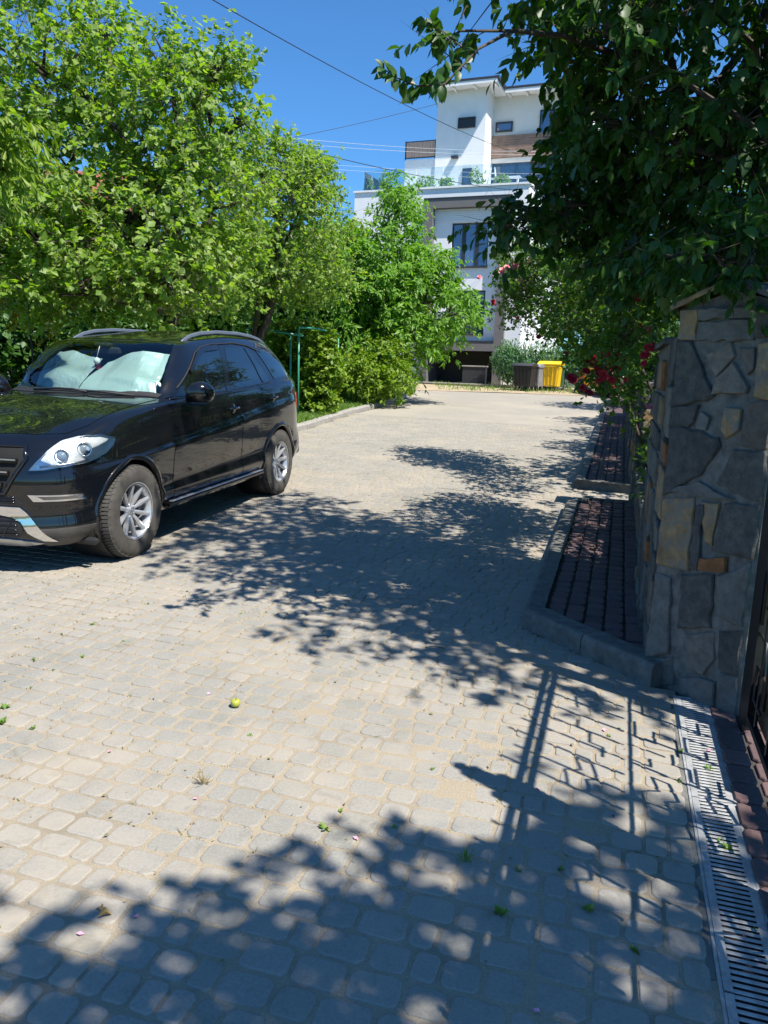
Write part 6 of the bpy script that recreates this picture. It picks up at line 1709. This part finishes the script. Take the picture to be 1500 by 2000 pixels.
    for t, (x_, z_) in enumerate([(.14, 1.69), (.07, 1.74), (-.06, 1.785), (-.25, 1.815), (-.6, 1.835), (-1.1, 1.83), (-1.45, 1.805), (-1.65, 1.775), (-1.78, 1.735), (-1.83, 1.71)]):
        pts.append(Vector((x_, s * (.60 - .02 * max(0, -x_ - .9)), z_ - .018)))
    rr_ = MB()
    for dz, r0 in ((0, .017), (.012, .015)): rr_.tube([p + Vector((0, 0, dz)) for p in pts], r0, 8)
    rl = rr_.build('roof_rail', M['rail_metal'], car, recalc=False)
# bonnet with shut line
patch('bonnet', [(2.13, 0), (2.12, .28), (2.06, .52), (1.93, .69), (1.78, .77), (1.5, .80), (1.2, .80), (.86, .79), (.975, .5), (1.03, .25), (1.045, 0), (1.03, -.25), (.975, -.5), (.86, -.79), (1.2, -.80), (1.5, -.80), (1.78, -.77), (1.93, -.69), (2.06, -.52), (2.12, -.28)], 'top', .004, M['paint'])
patch('roof_panel', [(.33, 0), (.29, .5), (.0, .54), (-1.7, .50), (-1.95, .45), (-1.98, 0), (-1.95, -.45), (-1.7, -.50), (.0, -.54), (.31, -.5)], 'top', .004, M['gloss_black'], res=.06)
# cabin behind the windscreen
ca = MB(); ca.box((-.4, 0, .95), (2.6, 1.5, .06)).box((-.55, 0, 1.3), (.05, 1.45, .7)); ca.build('cabin', M['interior'], car)
db_ = MB().add([(1.10, -.75, 1.10), (1.10, .75, 1.10), (.55, .75, 1.14), (.55, -.75, 1.14), (.5, -.75, .95), (.5, .75, .95)], [(0, 1, 2, 3), (3, 2, 5, 4)]).build('dashboard', M['interior'], car)
for y in (-.37, .37):
    st_ = MB().box((.05, y, 1.15), (.16, .48, .6), Matrix.Rotation(rad(-12), 4, 'Y'), bev=.05).build('seat', M['interior'], car)
    MB().box((-.03, y, 1.52), (.10, .26, .17), bev=.04).build('headrest', M['grey_plastic'], st_)
ws = patch('windscreen', WSP, 'top', .003, M['windscreen'], skirt=.004)
patch('windscreen_band', [(.42, 0), (.395, .3), (.32, .62), (.272, .625), (.352, .3), (.378, 0), (.352, -.3), (.272, -.625), (.32, -.62), (.395, -.3)], 'top', .005, M['gloss_black'], ws, skirt=.002, res=.03)
patch('cowl', [(1.03, 0), (1.015, .24), (.95, .49), (.81, .77), (.74, .765), (.89, .46), (.935, .24), (.95, 0), (.935, -.24), (.89, -.46), (.74, -.765), (.81, -.77), (.95, -.49), (1.015, -.24)], 'top', .007, M['matt_black'], car, res=.03)
# crumpled foil sunshade: two folded halves leaning on the glass
def ws_pt(x, y, drop):
    h = surf((x, y), DIRS['top']); return h[0] - h[1] * drop
def shade(name, corners, seed, nx=22, ny=16, top=1.0):
    rr = random.Random(seed); V = []; F = []
    folds = [(rr.uniform(0, 3.14), rr.uniform(1.2, 2.6), rr.uniform(0, 6)) for _ in range(3)] + [(rr.uniform(0, 3.14), rr.uniform(4, 6), 0)]
    for i in range(nx):
        for j in range(ny):
            u, v = i / (nx - 1), j / (ny - 1)
            a, b, c, d = corners
            x = (a[0] * (1 - u) + b[0] * u) * (1 - v) + (d[0] * (1 - u) + c[0] * u) * v
            y = (a[1] * (1 - u) + b[1] * u) * (1 - v) + (d[1] * (1 - u) + c[1] * u) * v
            f = sum(abs(((u * math.cos(t) + v * math.sin(t)) * k + ph) % 2 - 1) for t, k, ph in folds[:3]) / 3 + .10 * abs(((u * math.cos(folds[3][0]) + v * math.sin(folds[3][0])) * folds[3][1]) % 2 - 1)
            V.append(ws_pt(x, y, .012 + .12 * f))
    for i in range(nx - 1):
        for j in range(ny - 1): F.append((i * ny + j, i * ny + j + 1, (i + 1) * ny + j + 1, (i + 1) * ny + j))
    return pydata(name, V, F, M['sunshade'], None)
s1 = shade('sunshade', [(.985, -.0), (.81, -.735), (.36, -.60), (.56, .02)], 3)
s2 = shade('sunshade', [(.82, .73), (.985, -.05), (.58, .08), (.32, .62)], 5)
for s_, lb in ((s1, 'pale silver foil sunshade in the left half of the SUV windscreen'), (s2, 'pale silver foil sunshade in the right half of the SUV windscreen')):
    s_.matrix_world = car.matrix_basis.copy(); tag(s_, lb, 'sunshade')
mi = MB().box(tuple(ws_pt(.44, 0.02, .09)), (.05, .24, .075), bev=.02).build('rear_view_mirror', M['interior'], car)
MB().box(tuple(ws_pt(.42, -.02, .03)), (.10, .16, .03), bev=.01).build('sensor_box', M['matt_black'], car)
ty = thing('hanging_toy', 'little white and red charm hanging behind the car windscreen between the sunshade halves', 'toy')
tm = car.matrix_basis @ Matrix.Translation(ws_pt(.62, .02, .05)); ty.matrix_world = tm
MB().lathe([(0, -.035), (.022, -.028), (.03, -.005), (.024, .02), (0, .032)], 12).build('head', M['white_wall'], ty)
MB().add([(-.01, -.035, -.02), (.01, .035, -.025), (.0, .045, -.07), (.0, -.03, -.075)], [(0, 1, 2, 3)]).build('scarf', M['bright_red'], ty)
MB().tube([(0, 0, .03), (-.05, .0, .13)], .002, 4).build('cord', M['white_wall'], ty)
# wiper
wp = [ws_pt(1.0, .20, -.02), ws_pt(.985, .05, -.03), ws_pt(.975, -.12, -.03), ws_pt(.95, -.38, -.02)]
wi_ = MB().tube([tuple(p) for p in wp], .009, 6).build('wiper', M['matt_black'], car, recalc=False)
MB().tube([tuple(ws_pt(.955, .30, -.012)), tuple(ws_pt(.965, -.30, -.012))], .006, 5).build('wiper_blade', M['matt_black'], wi_, recalc=False)
MB().tube([tuple(ws_pt(.93, .62, -.015)), tuple(ws_pt(.99, .30, -.03)), tuple(ws_pt(1.0, .16, -.02))], .009, 6).build('wiper', M['matt_black'], car, recalc=False)

# front end ------------------------------------------------------------------
gr = patch('grille', [(-.57, .88), (-.53, .955), (0, .965), (.53, .955), (.57, .88), (.43, .64), (0, .62), (-.43, .64)], 'front', .006, M['black_void'], res=.04)
for k, z in enumerate((.70, .785, .87)):
    w_ = .43 + k * .045
    pts = [(-w_ + 2 * w_ * i / 10, z + .012 * (1 - abs(i - 5) / 5)) for i in range(11)]
    P_ = [surf(p, DIRS['front'])[0] + Vector((.022, 0, 0)) for p in pts]
    g_ = MB()
    for a, b in zip(P_[:-1], P_[1:]): g_.bar(a, b, .03, .030)
    g_.build('slat', M['gloss_black'], gr)
    g_ = MB()
    for a, b in zip(P_[:-1], P_[1:]): g_.bar(a + Vector((.0165, 0, .008)), b + Vector((.0165, 0, .008)), .008, .010)
    g_.build('slat_trim', M['satin'], gr)
strip('grille_surround', [(-.57, .88), (-.53, .96), (0, .97), (.53, .96), (.57, .88), (.43, .635), (0, .615), (-.43, .635), (-.57, .88)], 'front', .008, .014, M['gloss_black'], gr)
# round emblem: a three pointed star in a ring
ec_ = surf((0, .80), DIRS['front'])[0] + Vector((.055, 0, 0))
star = MB().tube([ec_ + Vector((0, .10 * math.cos(a), .10 * math.sin(a))) for a in np.linspace(0, 2 * math.pi, 28, endpoint=False)], .009, 6, closed=True)
for k in range(3):
    a = rad(90 + 120 * k); d_ = Vector((0, math.cos(a), math.sin(a))); q_ = Vector((0, -d_.z, d_.y))
    star.add([ec_ + d_ * .10, ec_ + q_ * .018, ec_ - q_ * .018, ec_ + Vector((.012, 0, 0))], [(0, 1, 3), (0, 3, 2), (0, 2, 1)])
star.build('emblem', M['chrome'], gr)
patch('lower_intake', [(-.50, .618), (.50, .618), (.55, .56), (-.55, .56)], 'front', .005, M['matt_black'])
patch('lower_mesh', [(-.36, .465), (.36, .465), (.46, .45), (.52, .41), (.54, .36), (.50, .31), (-.50, .31), (-.54, .36), (-.52, .41), (-.46, .45)], 'front', .005, M['matt_black'])
for i in range(9):
    strip('mesh_bar', [(-.5 + i * .11, .315), (-.5 + i * .11 + .10, .455)], 'front', .009, .0035, M['gloss_black'])
for i in range(4):
    strip('mesh_bar', [(-.5, .335 + i * .033), (.5, .335 + i * .033)], 'front', .009, .0035, M['gloss_black'])
for i in range(3):
    strip('intake_bar', [(-.5, .574 + i * .018), (.5, .574 + i * .018)], 'front', .009, .003, M['gloss_black'])
# plate
pl_ = MB().box((2.352, 0, .58), (.012, .52, .11), bev=.003).build('number_plate', M['white_wall'], car)
FR = {1: diag(0), -1: diag(0)}
for s in (1, -1):
    my = lambda P_: [(p[0] * s, p[1]) for p in P_]
    # chrome skid plate, its arm sweeping down and outwards
    patch('skid_plate', my([(0, .54), (.38, .54), (.525, .537), (.56, .50), (.64, .388), (.72, .275), (.645, .285), (.568, .35), (.525, .424), (.457, .458), (.365, .472), (0, .475)]), 'front', .014, M['chrome'], skirt=.02, res=.03)
    patch('skid_plate_lower', my([(0, .30), (.42, .295), (.58, .275), (.64, .262), (.5, .235), (0, .232)]), 'front', .012, M['satin'], skirt=.02, res=.03)
# corners seen obliquely: helper frame looking at 45 degrees
def corner(s):
    d = -Vector((math.cos(rad(42)), s * math.sin(rad(42)), 0)); r_ = Vector((-math.sin(rad(42)), s * math.cos(rad(42)), 0))
    return (d, r_, UP)
HLP = [(2.235, .60, .80), (2.19, .635, .86), (2.13, .68, .925), (2.033, .717, .983), (1.884, .813, 1.019), (1.77, .865, 1.022), (1.655, .905, .992), (1.70, .905, .935), (1.768, .899, .893), (1.85, .885, .86), (1.929, .865, .837), (2.03, .82, .828), (2.12, .765, .818), (2.19, .69, .803)]
def shrink(P_, k):
    c = (sum(p[0] for p in P_) / len(P_), sum(p[1] for p in P_) / len(P_)); return [(c[0] + (p[0] - c[0]) * k, c[1] + (p[1] - c[1]) * k) for p in P_]
M['reflector'] = plain('lamp_reflector', (.78, .80, .82), .28, metal=.35, var=.10, scale=14, bumps=.5)
M['lens'] = win_mat('projector_lens', (.22, .27, .33), .04)
for s in (1, -1):
    fr_c = corner(s)
    P2d = lambda L_: [((Vector((p[0], p[1] * s, p[2]))).dot(fr_c[1]), p[2]) for p in L_]
    hp = P2d(HLP)
    hl_ = patch('headlight', hp, fr_c, .004, M['reflector'], res=.02)
    patch('lamp_surround', hp, fr_c, -.002, M['gloss_black'], hl_, res=.03)
    for (p3, r_) in (((2.08, .755, .895), .050), ((1.93, .835, .93), .054)):
        q = surf(P2d([p3])[0], fr_c); nz = (q[1] + Vector((.5, 0, 0))).normalized(); m_ = Matrix.Translation(q[0] + q[1] * .006) @ nz.to_track_quat('Z', 'Y').to_matrix().to_4x4()
        MB().lathe([(r_, -.01), (r_, .014), (r_ * .86, .016), (r_ * .80, .002)], 26, m_).build('bezel', M['chrome'], hl_)
        MB().lathe([(r_ * .80, .0), (r_ * .6, .008), (r_ * .3, .014), (0, .016)], 22, m_).build('projector', M['lens'], hl_)
    lo = P2d([(2.20, .665, .822), (2.12, .745, .832), (2.03, .81, .842), (1.93, .862, .853)])
    MB().tube([surf(p, fr_c)[0] + surf(p, fr_c)[1] * .012 for p in lo], .008, 5).build('lamp_strip', M['satin'], hl_, recalc=False)
    patch('lens', shrink(hp, .995), fr_c, .024, M['lamp_glass'], hl_, res=.02, skirt=.02)
    # bumper: dark recess with a bright ringed strip
    patch('fog_recess', P2d([(2.262, .555, .645), (2.0, .872, .636), (1.95, .885, .585), (2.03, .86, .545), (2.25, .62, .545)]), fr_c, .003, M['gloss_black'], res=.03)
    fo = patch('light_strip', P2d([(2.253, .587, .627), (2.012, .859, .619), (1.974, .872, .575), (2.238, .622, .578)]), fr_c, .009, M['chrome'], res=.03)
    patch('light_strip_inset', P2d([(2.229, .645, .616), (2.047, .84, .608), (2.036, .845, .588), (2.206, .684, .590)]), fr_c, .0105, M['grey_plastic'], fo, res=.03)
    patch('bumper_valance', P2d([(2.24, .60, .372), (2.1, .76, .375), (1.90, .885, .372), (1.84, .9, .30), (1.9, .86, .24), (2.06, .76, .225), (2.16, .66, .225), (2.235, .59, .30)]), fr_c, .005, M['grey_plastic'], res=.03)
    MB().box((1.93, s * .80, .235), (.05, .22, .06), bev=.02).build('spoiler_lip', M['matt_black'], car)
# tail lamps and rear bumper detail
for sname, s in (('side', 1), ('other', -1)):
    patch('tail_lamp', [(-2.10, .98), (-2.08, 1.12), (-2.28, 1.16), (-2.38, 1.14), (-2.40, .93), (-2.25, .93)], sname, .006, M['bright_red'])
MB().box((-2.44, 0, .42), (.14, 1.5, .2), bev=.04).build('rear_bumper_trim', M['grey_plastic'], car)
MB().box((0, 0, .33), (4.1, 1.35, .16)).build('underbody', M['black_void'], car)  # plain dark box added inside the shell to block light between the arches
MB().box((1.4, 0, .7), (.5, 1.2, .55)).build('engine_block', M['black_void'], car)

# wheels ----------------------------------------------------------------------
TR = .378
def tyre_mesh():
    prof = [(.222, .115), (.250, .126), (.30, .132), (.345, .124), (.366, .108), (.372, .095), (.374, .05), (.374, -.05), (.372, -.095), (.366, -.108), (.30, -.132), (.222, -.115)]
    m = MB().lathe(prof, 64)
    for k in range(76):
        a0 = 2 * math.pi * k / 76; a1 = a0 + 2 * math.pi / 76 * .62
        for (z0, z1, sh, lo) in ((.06, .112, 0, .35), (.004, .052, .03, 0), (-.052, -.004, .0, 0), (-.112, -.06, .03, .35)):
            V = []
            for r0, zin in ((.370, 0), (.3815, 0)):
                for a, z in ((a0 + sh, z0), (a1 + sh, z0), (a1 + sh, z1), (a0 + sh, z1)):
                    rr = r0 - (.009 if abs(z) > .1 else 0); V.append((rr * math.cos(a), rr * math.sin(a), z))
            m.add(V, [(4, 5, 6, 7), (0, 1, 5, 4), (1, 2, 6, 5), (2, 3, 7, 6), (3, 0, 4, 7)])
    # raised shoulder lugs on the sidewall
    for k in range(38):
        a0 = 2 * math.pi * k / 38; V = []
        for r0, z in ((.352, .119), (.369, .106)):
            for a in (a0, a0 + .09): V.append((r0 * math.cos(a), r0 * math.sin(a), z + .004))
        for r0, z in ((.352, .110), (.369, .100)):
            for a in (a0, a0 + .09): V.append((r0 * math.cos(a), r0 * math.sin(a), z))
        m.add(V, [(0, 1, 3, 2), (4, 6, 7, 5), (0, 2, 6, 4), (1, 5, 7, 3), (0, 4, 5, 1), (2, 3, 7, 6)])
    return m
def rim_mesh():
    m = MB().lathe([(.228, .118), (.234, .122), (.226, .116), (.212, .100), (.205, .05), (.203, -.10), (.222, -.112)], 48)
    m.lathe([(0, .072), (.032, .074), (.036, .068), (.062, .060), (.066, .045)], 24)
    for k in range(10):
        a = 2 * math.pi * (k + .5) / 10 if True else 0
        d_ = Vector((math.cos(a), math.sin(a), 0)); q_ = Vector((-d_.y, d_.x, 0))
        sec = [(.045, .013, .066, .02), (.09, .016, .080, .03), (.15, .018, .092, .035), (.195, .016, .104, .03), (.216, .021, .108, .02)]
        V = []; F = []
        for (r_, hw, z_, dp) in sec:
            for y_, zz in ((-hw, z_ - dp), (-hw, z_ - .006), (-hw * .35, z_), (hw * .35, z_), (hw, z_ - .006), (hw, z_ - dp)): V.append(d_ * r_ + q_ * y_ + Vector((0, 0, zz)))
        for i in range(len(sec) - 1):
            for j in range(5): F.append((6 * i + j, 6 * i + j + 1, 6 * i + 7 + j, 6 * i + 6 + j))
        m.add(V, F)
    for k in range(5):
        a = 2 * math.pi * k / 5; m.lathe([(0, .064), (.008, .064), (.009, .05)], 8, Matrix.Translation((.05 * math.cos(a), .05 * math.sin(a), .004)))
    return m
first = None
for cx in WHX:
    for s in (1, -1):
        if first is None:
            wheel = MB().lathe([(.0, -.02), (.165, -.02), (.165, .0), (.08, .012), (0, .02)], 32).build('wheel', M['grey_plastic'], car)
            ch_ = [tyre_mesh().build('tyre', M['tyre'], wheel), rim_mesh().build('rim', M['alloy'], wheel),
                   MB().lathe([(.06, .01), (.20, .0), (.20, -.02), (.06, -.02)], 32).build('barrel', M['matt_black'], wheel)]
            hub = MB().tube([(.026 * math.cos(a), .026 * math.sin(a), .0765) for a in np.linspace(0, 6.283, 18, endpoint=False)], .0022, 4, closed=True)
            for k in range(3):
                a = rad(90 + 120 * k); d_ = Vector((math.cos(a), math.sin(a), 0)); q_ = Vector((-d_.y, d_.x, 0)); o_ = Vector((0, 0, .076))
                hub.add([o_ + d_ * .025, o_ + q_ * .005, o_ - q_ * .005, o_ + Vector((0, 0, .003))], [(0, 1, 3), (0, 3, 2)])
            ch_.append(hub.build('emblem', M['chrome'], wheel))
            first = wheel
        else:
            wheel = first.copy(); C.objects.link(wheel); wheel.parent = car
            for c_ in ch_: d_ = c_.copy(); C.objects.link(d_); d_.parent = wheel
        wheel.location = (cx, s * .825, TR)
        wheel.rotation_euler = (rad(-90 * s), 0 if cx > 0 else .4, rad(0))
        if cx > 0: wheel.rotation_mode = 'XYZ'
